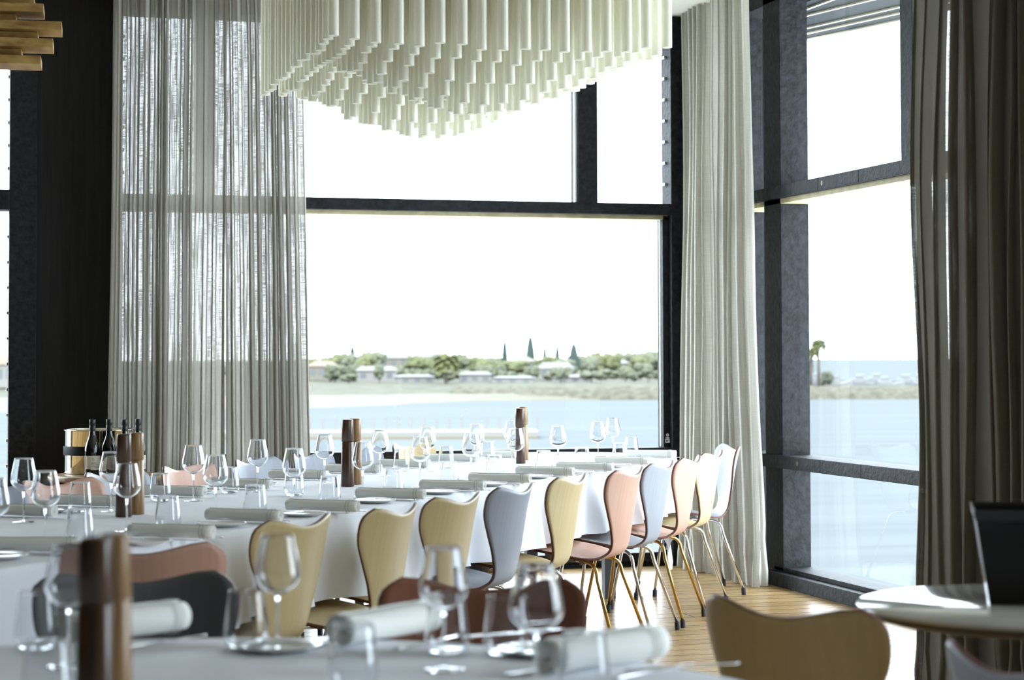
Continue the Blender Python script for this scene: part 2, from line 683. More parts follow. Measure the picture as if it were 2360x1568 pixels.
# window behind the dark curtain, and an unseen one added to light the foreground
for wn, ya, yb in (('window_4', 6.8, 8.295), ('unseen_window_5', 1.5, 3.6)):
    w4 = thing(wn, None, None)
    w4['kind'] = 'structure'
    bm = bmesh.new()
    member(bm, (x0, ya - 0.04, 0.0), (x1, ya + 0.08, CZ - 0.01))
    member(bm, (x0, yb - 0.08, 0.0), (x1, yb, CZ - 0.01))
    for za, zb in ((0.655, 0.728), (2.17, 2.24), (0.0, 0.09), (3.30, 3.37)):
        member(bm, (x0 + 0.002, ya, za), (x1 - 0.002, yb - 0.01, zb))
    struct('window_frame', finish(bm, False), M_black, w4)
    pane('glass_pane', (gx, ya + 0.08, 0.09), (gx, yb - 0.08, 3.3), w4)

# eaves outside: grey soffit with thin cream strips running along its edge
ev = [LD(-2.6, 11.75), LD(0.45, 13.2), LD(0.96, 13.72), LD(1.45, 13.68), LD(1.79, 13.37), LD(2.40, 12.36), LD(3.6, 10.4), LD(4.6, 8.6)]
inner = [Vector((-2.0, 12.1, 0)), Vector((3.0, 12.1, 0)), Vector((4.5, 12.1, 0)), Vector((4.86, 12.08, 0)), Vector((4.86, 11.6, 0)), Vector((4.86, 10.2, 0)),
         Vector((4.86, 8.6, 0)), Vector((4.86, 6.8, 0))]
bm = bmesh.new()
for z in (3.34,):
    A = [bm.verts.new((p.x, p.y, z)) for p in ev]
    B = [bm.verts.new((p.x, p.y, z)) for p in inner]
    A2 = [bm.verts.new((p.x, p.y, z + 0.16)) for p in ev]
    B2 = [bm.verts.new((p.x, p.y, z + 0.16)) for p in inner]
    for i in range(len(ev) - 1):
        bm.faces.new((A[i], A[i + 1], B[i + 1], B[i]))
        bm.faces.new((A2[i + 1], A2[i], B2[i], B2[i + 1]))
        bm.faces.new((A[i + 1], A[i], A2[i], A2[i + 1]))
eave = thing('roof_eave', 'grey roof eave with thin cream strips seen through the top panes', 'eave')
new_obj('soffit', finish(bm, False), mat('soffit_panel', (0.012, 0.013, 0.016), 0.35, 0.0, 0.25), eave)
M_strip = mat('cream_strip', (0.75, 0.70, 0.5), 0.5)
for k, inset in enumerate((0.02, 0.24, 0.42, 0.80, 1.15)):
    bm = bmesh.new()
    t = inset / 1.0
    pts = [ev[i].lerp(inner[i], min(0.9, inset / max(0.3, (ev[i] - inner[i]).length))) for i in range(len(ev))]
    for i in range(2, len(ev) - 1):
        a, b = pts[i], pts[i + 1]
        d = (b - a).normalized()
        n_ = Vector((-d.y, d.x, 0)) * 0.009
        v = [bm.verts.new((q.x, q.y, 3.336)) for q in (a + n_, b + n_, b - n_, a - n_)]
        w = [bm.verts.new((q.x, q.y, 3.326)) for q in (a + n_, b + n_, b - n_, a - n_)]
        bm.faces.new(w)
        for j in range(4):
            bm.faces.new((v[j], v[(j + 1) % 4], w[(j + 1) % 4], w[j]))
    new_obj('cream_strip', finish(bm, False), M_strip, eave)

# ---------------------------------------------------------------- curtains
def curtain(name, label, A, B, z0, z1, nfold, amp, m, seed, flare=0.15, top_squeeze=1.0, skew=(0, 0), sub=10, thick=False):
    """hanging cloth from A to B (x, y) with random vertical folds; folds loosen towards the hem"""
    rnd = random.Random(seed)
    A, B = Vector(A), Vector(B)
    d = (B - A)
    L_ = d.length
    d.normalize()
    n_ = Vector((-d.y, d.x))
    cols = nfold * sub
    rows = 40
    fw = [rnd.uniform(0.55, 1.6) for _ in range(nfold)]
    tot = sum(fw)
    ph = []
    acc = 0
    for k in range(nfold):
        for s in range(sub):
            ph.append((acc + fw[k] * s / sub) / tot)
        acc += fw[k]
    am = [rnd.uniform(0.5, 1.25) for _ in range(nfold + 1)]
    sk = [rnd.uniform(-0.5, 0.5) for _ in range(nfold + 1)]
    bm = bmesh.new()
    uvl = bm.loops.layers.uv.new('UVMap')
    G = []
    for r in range(rows + 1):
        v = r / rows
        z = z1 + (z0 - z1) * v
        row = []
        for c in range(cols + 1):
            k = min(c // sub, nfold - 1)
            s = (c - k * sub) / sub
            p = ph[c] if c < cols else 1.0
            a = am[k] * (1 - s) + am[k + 1] * s
            wob = noise.noise(Vector((p * 9 + seed, v * 2.2, seed * 1.7)))
            wob2 = noise.noise(Vector((p * 30 + seed, v * 3.5, 5.1 + seed)))
            fold = math.sin(2 * PI * s) * a
            off = amp * (0.75 + 0.35 * v) * fold + amp * 0.5 * wob + amp * 0.25 * wob2 * (0.4 + v)
            # s-bend: the fold leans over itself, so layers overlap
            lean = amp * 0.55 * math.sin(4 * PI * s + sk[k]) * a * (0.5 + 0.4 * v)
            along = (p - 0.5) * L_ * (1 + flare * (v ** 2.2)) + L_ * 0.5 + lean + 0.02 * wob * v
            along += skew[0] * v + skew[1] * v ** 6
            q = A + d * along + n_ * off
            zz = z
            if r == rows:
                zz = z0 + 0.012 * abs(wob2)
            if v > 0.9:
                off2 = 0.10 * amp * math.sin(v * 60 + p * 40)
                q += n_ * off2
            row.append(bm.verts.new((q.x, q.y, zz)))
        G.append(row)
    for r in range(rows):
        for c in range(cols):
            f = bm.faces.new((G[r][c], G[r + 1][c], G[r + 1][c + 1], G[r][c + 1]))
            for lp, (cc, rr) in zip(f.loops, ((c, r), (c, r + 1), (c + 1, r + 1), (c + 1, r))):
                lp[uvl].uv = (cc / cols * nfold * 0.09, rr / rows * 3.3)
    o = new_obj(name, finish(bm), m)
    return tag(o, label, 'curtain')


curtain('curtain', 'sheer natural linen curtain hanging beside the dark wall behind the wine bottles', (0.955, 11.60), (1.60, 11.60), 0.015, CZ - 0.005, 13, 0.040, M_sheer, 3, 0.0, skew=(-0.02, 0))
curtain('curtain', 'sheer grey linen curtain half drawn across the big back window beside the chandelier', (1.56, 11.52), (2.02, 11.54), 0.015, CZ - 0.005, 10, 0.040, M_sheer, 11, 0.09, skew=(0.05, 0))
curtain('curtain', 'pale linen curtain hanging in the corner behind the last chairs, hem pooled on the floor', (4.40, 11.70), (4.40, 10.62), 0.006, CZ - 0.005, 15, 0.055, M_linen, 21, 0.16, skew=(0.0, 0.04))
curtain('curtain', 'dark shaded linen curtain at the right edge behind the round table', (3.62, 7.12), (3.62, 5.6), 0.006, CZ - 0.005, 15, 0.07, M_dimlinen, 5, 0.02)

# ---------------------------------------------------------------- chandelier of frosted tubes
M_tube = bpy.data.materials.new('frosted_tube')
M_tube.use_nodes = True
nt = M_tube.node_tree
nt.nodes.remove(nt.nodes['Principled BSDF'])
d_ = N(M_tube, 'ShaderNodeBsdfDiffuse')
t_ = N(M_tube, 'ShaderNodeBsdfTranslucent')
g_ = N(M_tube, 'ShaderNodeBsdfGlossy')
for q in (d_, t_):
    q.inputs[0].default_value = (0.93, 0.915, 0.81, 1)
g_.inputs['Roughness'].default_value = 0.35
a_ = N(M_tube, 'ShaderNodeMixShader')
a_.inputs[0].default_value = 0.42
b_ = N(M_tube, 'ShaderNodeMixShader')
b_.inputs[0].default_value = 0.07
nt.links.new(d_.outputs[0], a_.inputs[1])
nt.links.new(t_.outputs[0], a_.inputs[2])
nt.links.new(a_.outputs[0], b_.inputs[1])
nt.links.new(g_.outputs[0], b_.inputs[2])
nt.links.new(b_.outputs[0], nt.nodes['Material Output'].inputs[0])

CX0, CX1, CY0, CY1 = 1.58, 3.04, 8.28, 10.12
chand = thing('tube_chandelier', 'large chandelier of hanging frosted white tubes over the long table', 'chandelier',
              ((CX0 + CX1) / 2, (CY0 + CY1) / 2, CZ))
cl = chand.location.copy()
bm = bmesh.new()
bx(bm, (CX0 - 0.05 - cl.x, CY0 - 0.05 - cl.y, -0.05), (CX1 + 0.05 - cl.x, CY1 + 0.05 - cl.y, -0.001), 0.004)
new_obj('ceiling_plate', finish(bm, False), M_ceiling, chand)


def tube_bottom(x, y):
    u = (x - CX0) / (CX1 - CX0)
    v = (y - CY0) / (CY1 - CY0)
    m_ = math.sin(PI * min(1, max(0, u))) ** 1.35
    rip = 0.5 - 0.5 * math.cos(2 * PI * 2 * min(1, v * 0.92 + 0.02))
    return 2.625 - 0.27 * m_ * (0.15 + 0.85 * rip) - 0.02 * (1 - m_)


nx, ny = 17, 18
TR = 0.0228
tubes = []
for j in range(ny):
    for i in range(nx):
        x = CX0 + (CX1 - CX0) * (i / (nx - 1)) + random.uniform(-0.006, 0.006)
        y = CY0 + (CY1 - CY0) * (j / (ny - 1)) + random.uniform(-0.006, 0.006)
        z = tube_bottom(x, y) + random.uniform(-0.012, 0.012)
        tubes.append((x - cl.x, y - cl.y, z - cl.z))


def tube_bm(bm, x, y, z, top=-0.052, seg=20):
    r = TR
    prof = [(0.0, z + 0.002), (r * 0.82, z + 0.002), (r * 0.97, z), (r, z + 0.004), (r, top)]
    lathe(bm, prof, seg, (x, y))


for k, (x, y, z) in enumerate(tubes[:6 * nx - 2]):
    bm = bmesh.new()
    tube_bm(bm, 0, 0, z)
    o = new_obj('frosted_tube', finish(bm), M_tube, chand)
    o.location = (x, y, 0)
bm = bmesh.new()
for x, y, z in tubes[6 * nx - 2:]:
    tube_bm(bm, x, y, z, seg=16)
o = new_obj('frosted_tube', finish(bm), M_tube, chand)
o['kind'] = 'stuff'

# ---------------------------------------------------------------- timber pendant, top left
M_slat = grain(mat('pendant_timber', (0.4, 0.22, 0.06), 0.55), (0.26, 0.12, 0.03), (0.62, 0.40, 0.12), (3, 1, 8), 3.5, 6, 0.1)
pc = on_z(-120, 60, 2.62)
pend = thing('timber_pendant', 'stacked timber slat pendant hanging at the top left corner', 'pendant lamp', (pc.x, pc.y, 2.46), -PSI + 0.2)
dz = 0
for k, (endx, zb, yo) in enumerate(((75, 0.0, -0.01), (34, 0.035, 0.06), (100, 0.0702, -0.01), (68, 0.1052, 0.06), (118, 0.1404, -0.01), (22, 0.1754, 0.06), (80, 0.2106, -0.01), (60, 0.2456, 0.06),
                                    (45, 0.2808, -0.01), (60, 0.3158, 0.06))):
    e = (endx + 120) / F * pc.length
    bm = bmesh.new()
    bx(bm, (-e, yo - 0.10, zb), (e, yo + 0.10, zb + 0.034), 0.002)
    o = new_obj('timber_slat', finish(bm, False), M_slat, pend)
bm = bmesh.new()
for sx in (-0.1, 0.1):
    tube(bm, [(sx, 0.045, 0.0), (sx, 0.045, CZ - 2.46 - 0.02)], 0.006)
bx(bm, (-0.16, 0.0, CZ - 2.46 - 0.03), (0.16, 0.09, CZ - 2.46 - 0.001))
new_obj('hanging_rod', finish(bm, False), M_rubber, pend)

# ---------------------------------------------------------------- chairs
def chair_shell():
    """one piece of bent ply: seat, waist, back with two humps along the top; sitter faces +y"""
    prof = smooth_path([(0, 0.235, 0.425), (0, 0.20, 0.443), (0, 0.10, 0.444), (0, -0.02, 0.427), (0, -0.11, 0.411),
                        (0, -0.172, 0.415), (0, -0.214, 0.446), (0, -0.238, 0.52), (0, -0.254, 0.61), (0, -0.270, 0.70), (0, -0.292, 0.788)], 6)
    n = len(prof) - 1
    ks = [0, .03, .08, .2, .32, .42, .50, .57, .64, .72, .80, .87, .93, .97, 1.0]
    ws = [.13, .175, .205, .236, .232, .195, .150, .120, .118, .145, .185, .216, .225, .216, .180]
    bm = bmesh.new()
    NU = 20
    G = []
    wk = [p.y for p in smooth_path([(k, w_, 0) for k, w_ in zip(ks, ws)], 8)]
    kk = [p.x for p in smooth_path([(k, w_, 0) for k, w_ in zip(ks, ws)], 8)]
    for i, p in enumerate(prof):
        t = i / n
        w = interp(t, kk, wk)
        row = []
        back = max(0, min(1, (t - 0.5) / 0.2))
        seat = 1 - back
        tan = (prof[min(i + 1, n)] - prof[max(i - 1, 0)]).normalized()
        nor = Vector((0, -tan.z, tan.y))            # seat: points up; back: points forward
        if nor.z < 0 and back < 0.5:
            nor = -nor
        if back >= 0.5 and nor.y < 0:
            nor = -nor
        for k in range(NU + 1):
            u = -1 + 2 * k / NU
            x = u * w
            q = Vector((x, p.y, p.z))
            q += nor * ((x / 0.24) ** 2 * (0.062 * back + 0.008 * seat))
            # humps and dip along the top edge
            if t > 0.78:
                g = ((t - 0.78) / 0.22) ** 1.5
                hump = -0.020 * math.cos(min(1.0, abs(u) / 0.85) * PI / 2) ** 1.5
                q += tan * hump * g
            # front of the seat is rounded
            if t < 0.08:
                q.y -= 0.02 * (abs(u) ** 3) * (1 - t / 0.08)
            row.append(bm.verts.new(q))
        G.append(row)
    for a, b in zip(G, G[1:]):
        for k in range(NU):
            bm.faces.new((a[k], a[k + 1], b[k + 1], b[k]))
    bmesh.ops.recalc_face_normals(bm, faces=bm.faces)
    return finish(bm)


SHELL = chair_shell()


def leg_mesh(sx, sy):
    bm = bmesh.new()
    fx, fy = 0.225 * sx, (0.220 if sy > 0 else -0.268)
    pts = smooth_path([(0.035 * sx, 0.02 * sy, 0.398), (0.10 * sx, 0.080 * sy, 0.396), (0.142 * sx, 0.128 * sy, 0.392),
                       (0.163 * sx, 0.158 * sy, 0.368), (0.174 * sx, 0.170 * sy, 0.32)], 5)
    pts.append(Vector((fx, fy, 0.028)))
    tube(bm, pts, 0.0078, 10)
    cap = bmesh.new()
    tube(cap, [(fx - 0.002 * sx, fy - 0.002 * sy, 0.036), (fx, fy, 0.0)], 0.0125, 10)
    return finish(bm), finish(cap, False)


LEGS = [leg_mesh(sx, sy) for sx in (-1, 1) for sy in (-1, 1)]
bm = bmesh.new()
bx(bm, (-0.045, -0.05, 0.388), (0.045, 0.05, 0.417), 0.004)
for sx in (-1, 1):
    bx(bm, (sx * 0.10 - 0.012, -0.092, 0.382), (sx * 0.10 + 0.012, -0.066, 0.409), 0.003)
    bx(bm, (sx * 0.10 - 0.012, 0.066, 0.384), (sx * 0.10 + 0.012, 0.092, 0.434), 0.003)
BRACKET = finish(bm, False)


def make_chair(m_shell, m_leg, legname):
    root = thing('dining_chair', 'x', 'chair')
    me = SHELL.copy()
    sh = new_obj('seat_shell', me, [m_shell, M_edge], root)
    md = sh.modifiers.new('ply', 'SOLIDIFY')
    md.thickness = 0.0105
    md.offset = 0.0
    md.material_offset_rim = 1
    for me_l, me_c in LEGS:
        lg = new_obj('leg', me_l.copy(), m_leg, root)
        lg['label'] = legname
        new_obj('foot_cap', me_c.copy(), M_rubber, lg)
    new_obj('seat_bracket', BRACKET.copy(), M_bracket, root)
    root.location = (0, 0, -50)
    return root


PROTO = {}


def chair(kind, top, face, label, group=None, base=None):
    """top: room point of the middle of the back's top edge; face: direction the sitter looks (lat, dep)"""
    mats = {'yellow': M_yellow, 'grey': M_grey, 'pink': M_pink, 'pale': M_pale, 'brown': M_brown, 'charcoal': M_charcoal, 'oak': M_shadedash}  # the oak kind is yellow ash with shade put into its colour
    col, leg = kind
    if kind not in PROTO:
        c = make_chair(mats[col], M_brassleg if leg == 'brass' else M_chrome, leg + ' tube leg')
        PROTO[kind] = c
    else:
        c = copy_tree(PROTO[kind])
    f = LD(face[0], face[1])
    f.z = 0
    f.normalize()
    p = Vector((top.x, top.y, 0)) + f * 0.228
    c.location = (p.x, p.y, 0)
    c.rotation_euler = (0, 0, math.atan2(f.y, f.x) - PI / 2)
    c['label'] = label
    if group:
        c['group'] = group
    elif 'group' in c:
        del c['group']
    return c


U = Vector((0.358, 0.934))       # along the long table (lat, dep)
V = Vector((-0.934, 0.358))      # across it, towards the far side
TURN = (6.7, 1.1, 6.0, 3.0, 1.5, 3.4, 2.0, 0.5, 2.2)
near = (
    (671, 1192, ('yellow', 'chrome'), 'pale yellow ply chair nearest the camera in the long near-side row'),
    (893, 1166, ('yellow', 'chrome'), 'pale yellow ply chair behind the red-brown chair, second yellow one of the long row'),
    (1037, 1141, ('yellow', 'chrome'), 'pale yellow ply chair just left of the dark blue-grey chair in the long row'),
    (1171, 1119, ('grey', 'chrome'), 'blue-grey ply chair between two yellow chairs in the middle of the long row'),
    (1301, 1097, ('yellow', 'chrome'), 'pale yellow ply chair between the blue-grey chair and the pink chair in the row'),
    (1435, 1081, ('pink', 'brass'), 'pink ply chair with brass legs, the larger pink one of the long row'),
    (1511, 1066, ('pale', 'chrome'), 'pale grey ply chair between the two pink brass-legged chairs'),
    (1578, 1054, ('pink', 'brass'), 'smaller pink brass-legged ply chair beside the last yellow chair of the row'),
    (1630, 1042, ('yellow', 'chrome'), 'pale yellow ply chair last on the long side, beside the corner curtain'),
)
rnd = random.Random(2)
for (x, y, k, lab), tn in zip(near, TURN):
    tn = math.radians(17.5 + tn)
    dv = (-math.cos(tn), math.sin(tn))
    chair(k, on_z(x, y, 0.793), dv, lab, 'ply chairs along the near side of the long table')
chair(('pale', 'chrome'), on_z(1672, 1027, 0.793), (-0.86, -0.12), 'pale grey ply chair at the table end, in front of the corner curtain, facing left', 'ply chairs along the near side of the long table')
far = (
    (-25, 1130, ('grey', 'chrome'), 'blue-grey ply chair at the left edge of the picture, far side of the long table'),
    (148, 1107, ('pink', 'chrome'), 'pink ply chair in front of the bottle table, left of the brown grinders'),
    (272, 1087, ('pale', 'chrome'), 'pale grey ply chair behind the left pair of grinders, in front of the wine bottles'),
    (440, 1073, ('pink', 'chrome'), 'pink ply chair on the far side, in front of the sheer curtain'),
    (600, 1058, ('grey', 'chrome'), 'blue-grey ply chair left of the middle grinders on the far side'),
    (724, 1044, ('grey', 'chrome'), 'blue-grey ply chair just left of the middle pair of grinders, far side'),
    (838, 1034, ('grey', 'chrome'), 'blue-grey ply chair half hidden behind the middle pair of grinders'),
    (955, 1021, ('yellow', 'chrome'), 'pale yellow ply chair on the far side in front of the big window'),
)
for (x, y, k, lab), tn in zip(far, (4, 12, 5, 2, 2, 0, 2, 8)):
    tn = math.radians(21 + tn)
    chair(k, on_z(x, y, 0.793), (math.cos(tn), -math.sin(tn)), lab, 'ply chairs along the far side of the long table')
chair(('pink', 'chrome'), on_z(320, 1252, 0.793), (-0.10, 1), 'pink ply chair seen from behind, back to the camera, behind the foreground grinders')
chair(('charcoal', 'chrome'), on_z(308, 1325, 0.793), (0.12, -1), 'dark grey ply chair facing the camera across the foreground table')
chair(('brown', 'chrome'), on_z(1110, 1340, 0.793), (-0.10, -1), 'red-brown ply chair behind the foreground wine glasses')
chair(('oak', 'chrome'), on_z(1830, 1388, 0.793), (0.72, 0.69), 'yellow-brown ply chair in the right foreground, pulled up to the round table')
chair(('pale', 'chrome'), on_z(2372, 1512, 0.793), (0.93, 0.36), 'grey ply chair at the bottom right corner below the round table')

# ---------------------------------------------------------------- the long table
O_ = Vector((-0.89, 6.16))


def uv_pt(u, v, z=0.0):
    p = O_ + U * u + V * v
    return LD(p.x, p.y, z)


def stadium(r_out, n_side=90, n_end=48, ua=-1.9, ub=4.78, w=1.2):
    """outline points (u, v) with outward normal and extra drop at the round end"""
    out = []
    R = w / 2
    for i in range(n_side + 1):
        u = ua + (ub - ua) * i / n_side
        out.append((u, 0.0, (0, -1), 0.28))
    for i in range(1, n_end):
        a = -PI / 2 + PI * i / n_end
        c, s = math.cos(a), math.sin(a)
        k = min(0.88 / max(1e-3, c), 0.88 / max(1e-3, abs(s))) - 0.6
        if s > 0.35:
            k = min(k, 0.29)
        out.append((ub + R * c, R + R * s, (c, s), k))
    for i in range(n_side + 1):
        u = ub - (ub - ua) * i / n_side
        out.append((u, w, (0, 1), 0.28))
    return out


TZ = 0.75
root = thing('banquet_table', 'long banquet table with a round end under the white cloth', 'table', uv_pt(2, .6))
rl = root.location.copy()
bm = bmesh.new()
ol = stadium(0)
top_v = [bm.verts.new(uv_pt(u, v, TZ - 0.004) - rl) for u, v, _, _ in ol]
bot_v = [bm.verts.new(uv_pt(u, v, TZ - 0.035) - rl) for u, v, _, _ in ol]
bm.faces.new(top_v)
bm.faces.new(bot_v[::-1])
for i in range(len(ol)):
    j = (i + 1) % len(ol)
    bm.faces.new((top_v[j], top_v[i], bot_v[i], bot_v[j]))
bmesh.ops.recalc_face_normals(bm, faces=bm.faces)
M_tabletop = grain(mat('table_ply', (0.3, 0.2, 0.1), 0.6), (0.25, 0.16, 0.08), (0.36, 0.24, 0.12), (1, 8, 1))
new_obj('tabletop', finish(bm, False), M_tabletop, root)
M_leg = mat('black_table_leg', (0.02, 0.02, 0.025), 0.45)
for u in (-1.5, 1.0, 3.0, 4.9):
    for v in (0.38, 0.82):
        p = uv_pt(u, v) - rl
        bm = bmesh.new()
        bx(bm, (p.x - 0.03, p.y - 0.03, 0), (p.x + 0.03, p.y + 0.03, TZ - 0.035), 0.003)
        new_obj('leg', finish(bm, False), M_leg, root)


def cloth_mesh(ol, conv, seed, z_top=TZ, fold_amp=0.048):
    """cloth lying on the top and hanging over the edge with soft folds"""
    rnd = random.Random(seed)
    bm = bmesh.new()
    n = len(ol)
    # arc length
    s = [0]
    for i in range(1, n):
        a, b = conv(ol[i - 1][0], ol[i - 1][1], 0), conv(ol[i][0], ol[i][1], 0)
        s.append(s[-1] + (a - b).length)
    rows = [0.0, 0.012, 0.03, 0.08, 0.2, 0.4, 0.6, 0.8, 0.93, 1.0]
    ridges = [(q * 0.31 + rnd.uniform(-0.12, 0.12), rnd.uniform(0.025, 0.07), rnd.uniform(0.012, 0.04)) for q in range(int(s[-1] / 0.31) + 1)]
    G = []
    for i, (u, v, nn, drop) in enumerate(ol):
        col = []
        f1 = noise.noise(Vector((s[i] * 3.1, seed, 0)))
        f2 = noise.noise(Vector((s[i] * 8.0, seed + 4, 0)))
        crease = math.exp(-((s[i] % 1.37 - 0.68) / 0.012) ** 2)
        sharp = math.sin(s[i] * 14 + 3 * f1)
        for k, h in enumerate(rows):
            if k == 0:
                off, z = -0.006, z_top + 0.0
            elif k == 1:
                off, z = 0.004, z_top - 0.002
            else:
                off = 0.008 + fold_amp * (0.3 + h) * h ** 0.6 * (0.9 * f1 + 0.5 * f2 + 0.45 * sharp) + 0.03 * h * min(1, drop / 0.28 - 0.6) + 0.006 * crease
                off += h ** 0.8 * sum(a_ * math.exp(-((s[i] - c_) / w_) ** 2) for c_, w_, a_ in ridges if abs(s[i] - c_) < 0.25)
                off = max(off, 0.006)
                z = z_top - drop * h
            p = conv(u + nn[0] * off, v + nn[1] * off, z)
            col.append(bm.verts.new(p))
        G.append(col)
    for i in range(n):
        j = (i + 1) % n
        for k in range(len(rows) - 1):
            bm.faces.new((G[i][k], G[i][k + 1], G[j][k + 1], G[j][k]))
    f = bm.faces.new([g[0] for g in G])
    bmesh.ops.recalc_face_normals(bm, faces=bm.faces)
    return finish(bm)


o = new_obj('tablecloth', cloth_mesh(stadium(0, 260, 90), lambda u, v, z: uv_pt(u, v, z), 3), M_cloth)
for p in o.data.polygons:
    if len(p.vertices) > 4:
        p.use_smooth = False
tag(o, 'long white tablecloth hanging over the banquet table', 'tablecloth')

# the round foreground table
FC = LD(-0.50, 2.86)
root = thing('round_banquet_table', 'round table under a white cloth in the foreground', 'table', FC)
R_ = 0.98
me = lathe_mesh([(0, TZ - 0.035), (R_ - 0.01, TZ - 0.035), (R_, TZ - 0.03), (R_, TZ - 0.01), (R_ - 0.005, TZ - 0.005), (0, TZ - 0.005)], 64)
new_obj('tabletop', me, M_tabletop, root)
new_obj('pedestal', lathe_mesh([(0, 0), (0.32, 0.0), (0.32, 0.02), (0.06, 0.06), (0.045, 0.3), (0.05, TZ - 0.04), (0, TZ - 0.04)], 24), M_leg, root)
circ = []
for i in range(180):
    a = 2 * PI * i / 180
    circ.append((R_ * math.cos(a), R_ * math.sin(a), (math.cos(a), math.sin(a)), 0.30 + 0.04 * math.cos(4 * a)))
o = new_obj('tablecloth', cloth_mesh(circ, lambda u, v, z: Vector((FC.x + u, FC.y + v, z)), 9), M_cloth)
tag(o, 'white tablecloth on the round foreground table', 'tablecloth')

# ---------------------------------------------------------------- small table things
def place(proto, p, rz=0, label=None, group=None, first=False):
    o = proto if first else copy_tree(proto)
    o.location = p
    o.rotation_euler = (0, 0, rz)
    if label:
        o['label'] = label
    if group:
        o['group'] = group
    return o


class Kind:
    """the first copy is the prototype itself, the others are copies"""
    def __init__(self, proto):
        self.proto, self.used = proto, False

    def put(self, p, rz, label, group):
        o = place(self.proto, p, rz, label, group, not self.used)
        self.used = True
        return o


# wine glass
wg = thing('wine_glass', 'x', 'wine glass')


def glass_profile(outer, th, floor_z, n=5):
    """closed wall profile: smooth outer curve, inner curve one thickness in, rounded rim"""
    O = [(p.x, p.y) for p in smooth_path([(r, z, 0) for r, z in outer], n)]
    I = []
    for k, (r, z) in enumerate(O):
        a, b = O[max(0, k - 1)], O[min(len(O) - 1, k + 1)]
        dx, dz_ = b[0] - a[0], b[1] - a[1]
        l = math.hypot(dx, dz_)
        q = (r - dz_ / l * th, z + dx / l * th)
        if q[0] > 0.0006 and q[1] > floor_z:
            I.append(q)
    R0, z0_ = O[-1]
    rim = [(R0 - th * 0.15, z0_ + th * 0.35), (R0 - th * 0.5, z0_ + th * 0.5), (R0 - th * 0.85, z0_ + th * 0.35)]
    base = [(0, O[0][1])] if O[0][0] > 0.0005 else []
    return base + O + rim + I[::-1] + [(I[0][0] * 0.5, floor_z), (0, floor_z)]


bowl = glass_profile([(0.0042, 0.1005), (0.014, 0.1025), (0.027, 0.1095), (0.0365, 0.1195), (0.0412, 0.131), (0.0412, 0.141), (0.0380, 0.160), (0.0332, 0.182), (0.0286, 0.205)], 0.0010, 0.1030)
new_obj('bowl', lathe_mesh(bowl, 40), M_glass, wg)
new_obj('stem', lathe_mesh([(0, 0.0046), (0.006, 0.0046), (0.0036, 0.010), (0.0029, 0.02), (0.0028, 0.07), (0.0036, 0.088), (0.0046, 0.095), (0.0062, 0.1003), (0, 0.1003)], 16), M_glass, wg)
new_obj('foot', lathe_mesh([(0, 0.0004), (0.035, 0.0004), (0.0355, 0.0012), (0.034, 0.0020), (0.015, 0.0034), (0.006, 0.0045), (0, 0.0045)], 32), M_glass, wg)
WG = Kind(wg)
# tumbler: widest low down, narrowing to the rim
tb = new_obj('tumbler', lathe_mesh(glass_profile([(0.020, 0.0005), (0.026, 0.001), (0.0325, 0.004), (0.0375, 0.012), (0.0397, 0.024), (0.0388, 0.040), (0.0365, 0.060), (0.0340, 0.082), (0.0318, 0.102)], 0.0013, 0.0075), 40), M_glass)
tag(tb, 'x', 'tumbler')
TB = Kind(tb)
# napkin roll
def napkin_mesh():
    bm = bmesh.new()
    L_ = 0.27
    turns, n = 3.2, 90
    r0, r1 = 0.006, 0.0215
    outer, inn = [], []
    for i in range(n + 1):
        t = i / n
        a = 2 * PI * turns * t
        r = r0 + (r1 - r0) * t ** 0.8
        c, s = math.cos(a), math.sin(a)
        outer.append((r * c * 1.08, r * s * 0.98))
        inn.append(((r - 0.0016) * c * 1.08, (r - 0.0016) * s * 0.98))
    xs = [-L_ / 2 + L_ * k / 14 for k in range(15)]
    def ringv(pts, x):
        k = 1 + 0.03 * math.sin(x * 30)
        return [bm.verts.new((x, p[0] * k, p[1] * k + 0.0215)) for p in pts]
    A = [ringv(outer, x) for x in xs]
    B = [ringv(inn, x) for x in xs]
    for S in (A, B):
        for a, b in zip(S, S[1:]):
            for i in range(n):
                bm.faces.new((a[i], a[i + 1], b[i + 1], b[i]))
    for e in (0, -1):
        for i in range(n):
            bm.faces.new((A[e][i], A[e][i + 1], B[e][i + 1], B[e][i]))
    for k in range(14):
        for e in (0, n):
            bm.faces.new((A[k][e], A[k + 1][e], B[k + 1][e], B[k][e]))
    bmesh.ops.recalc_face_normals(bm, faces=bm.faces)
    return finish(bm)


nk = thing('rolled_napkin', 'x', 'napkin')
new_obj('linen_roll', napkin_mesh(), M_napkin, nk)
bm = bmesh.new()
for xx in (0.098, 0.108):
    ring = []
    for x in (xx, xx + 0.004):
        ring.append([bm.verts.new((x, 0.0243 * math.cos(2 * PI * i / 28), 0.0226 * math.sin(2 * PI * i / 28) + 0.0215)) for i in range(28)])
    for i in range(28):
        j = (i + 1) % 28
        bm.faces.new((ring[0][i], ring[0][j], ring[1][j], ring[1][i]))
new_obj('hem', finish(bm), mat('hem_stitch', (0.66, 0.68, 0.65), 0.9), nk)
NK = Kind(nk)
# bread plate
pl = new_obj('bread_plate', lathe_mesh([(0, 0.002), (0.045, 0.002), (0.05, 0.0005), (0.055, 0.003), (0.078, 0.010), (0.080, 0.0115), (0.0785, 0.0125),
                                        (0.056, 0.007), (0.048, 0.0045), (0, 0.0045)], 40), M_china)
tag(pl, 'x', 'plate')
PL = Kind(pl)


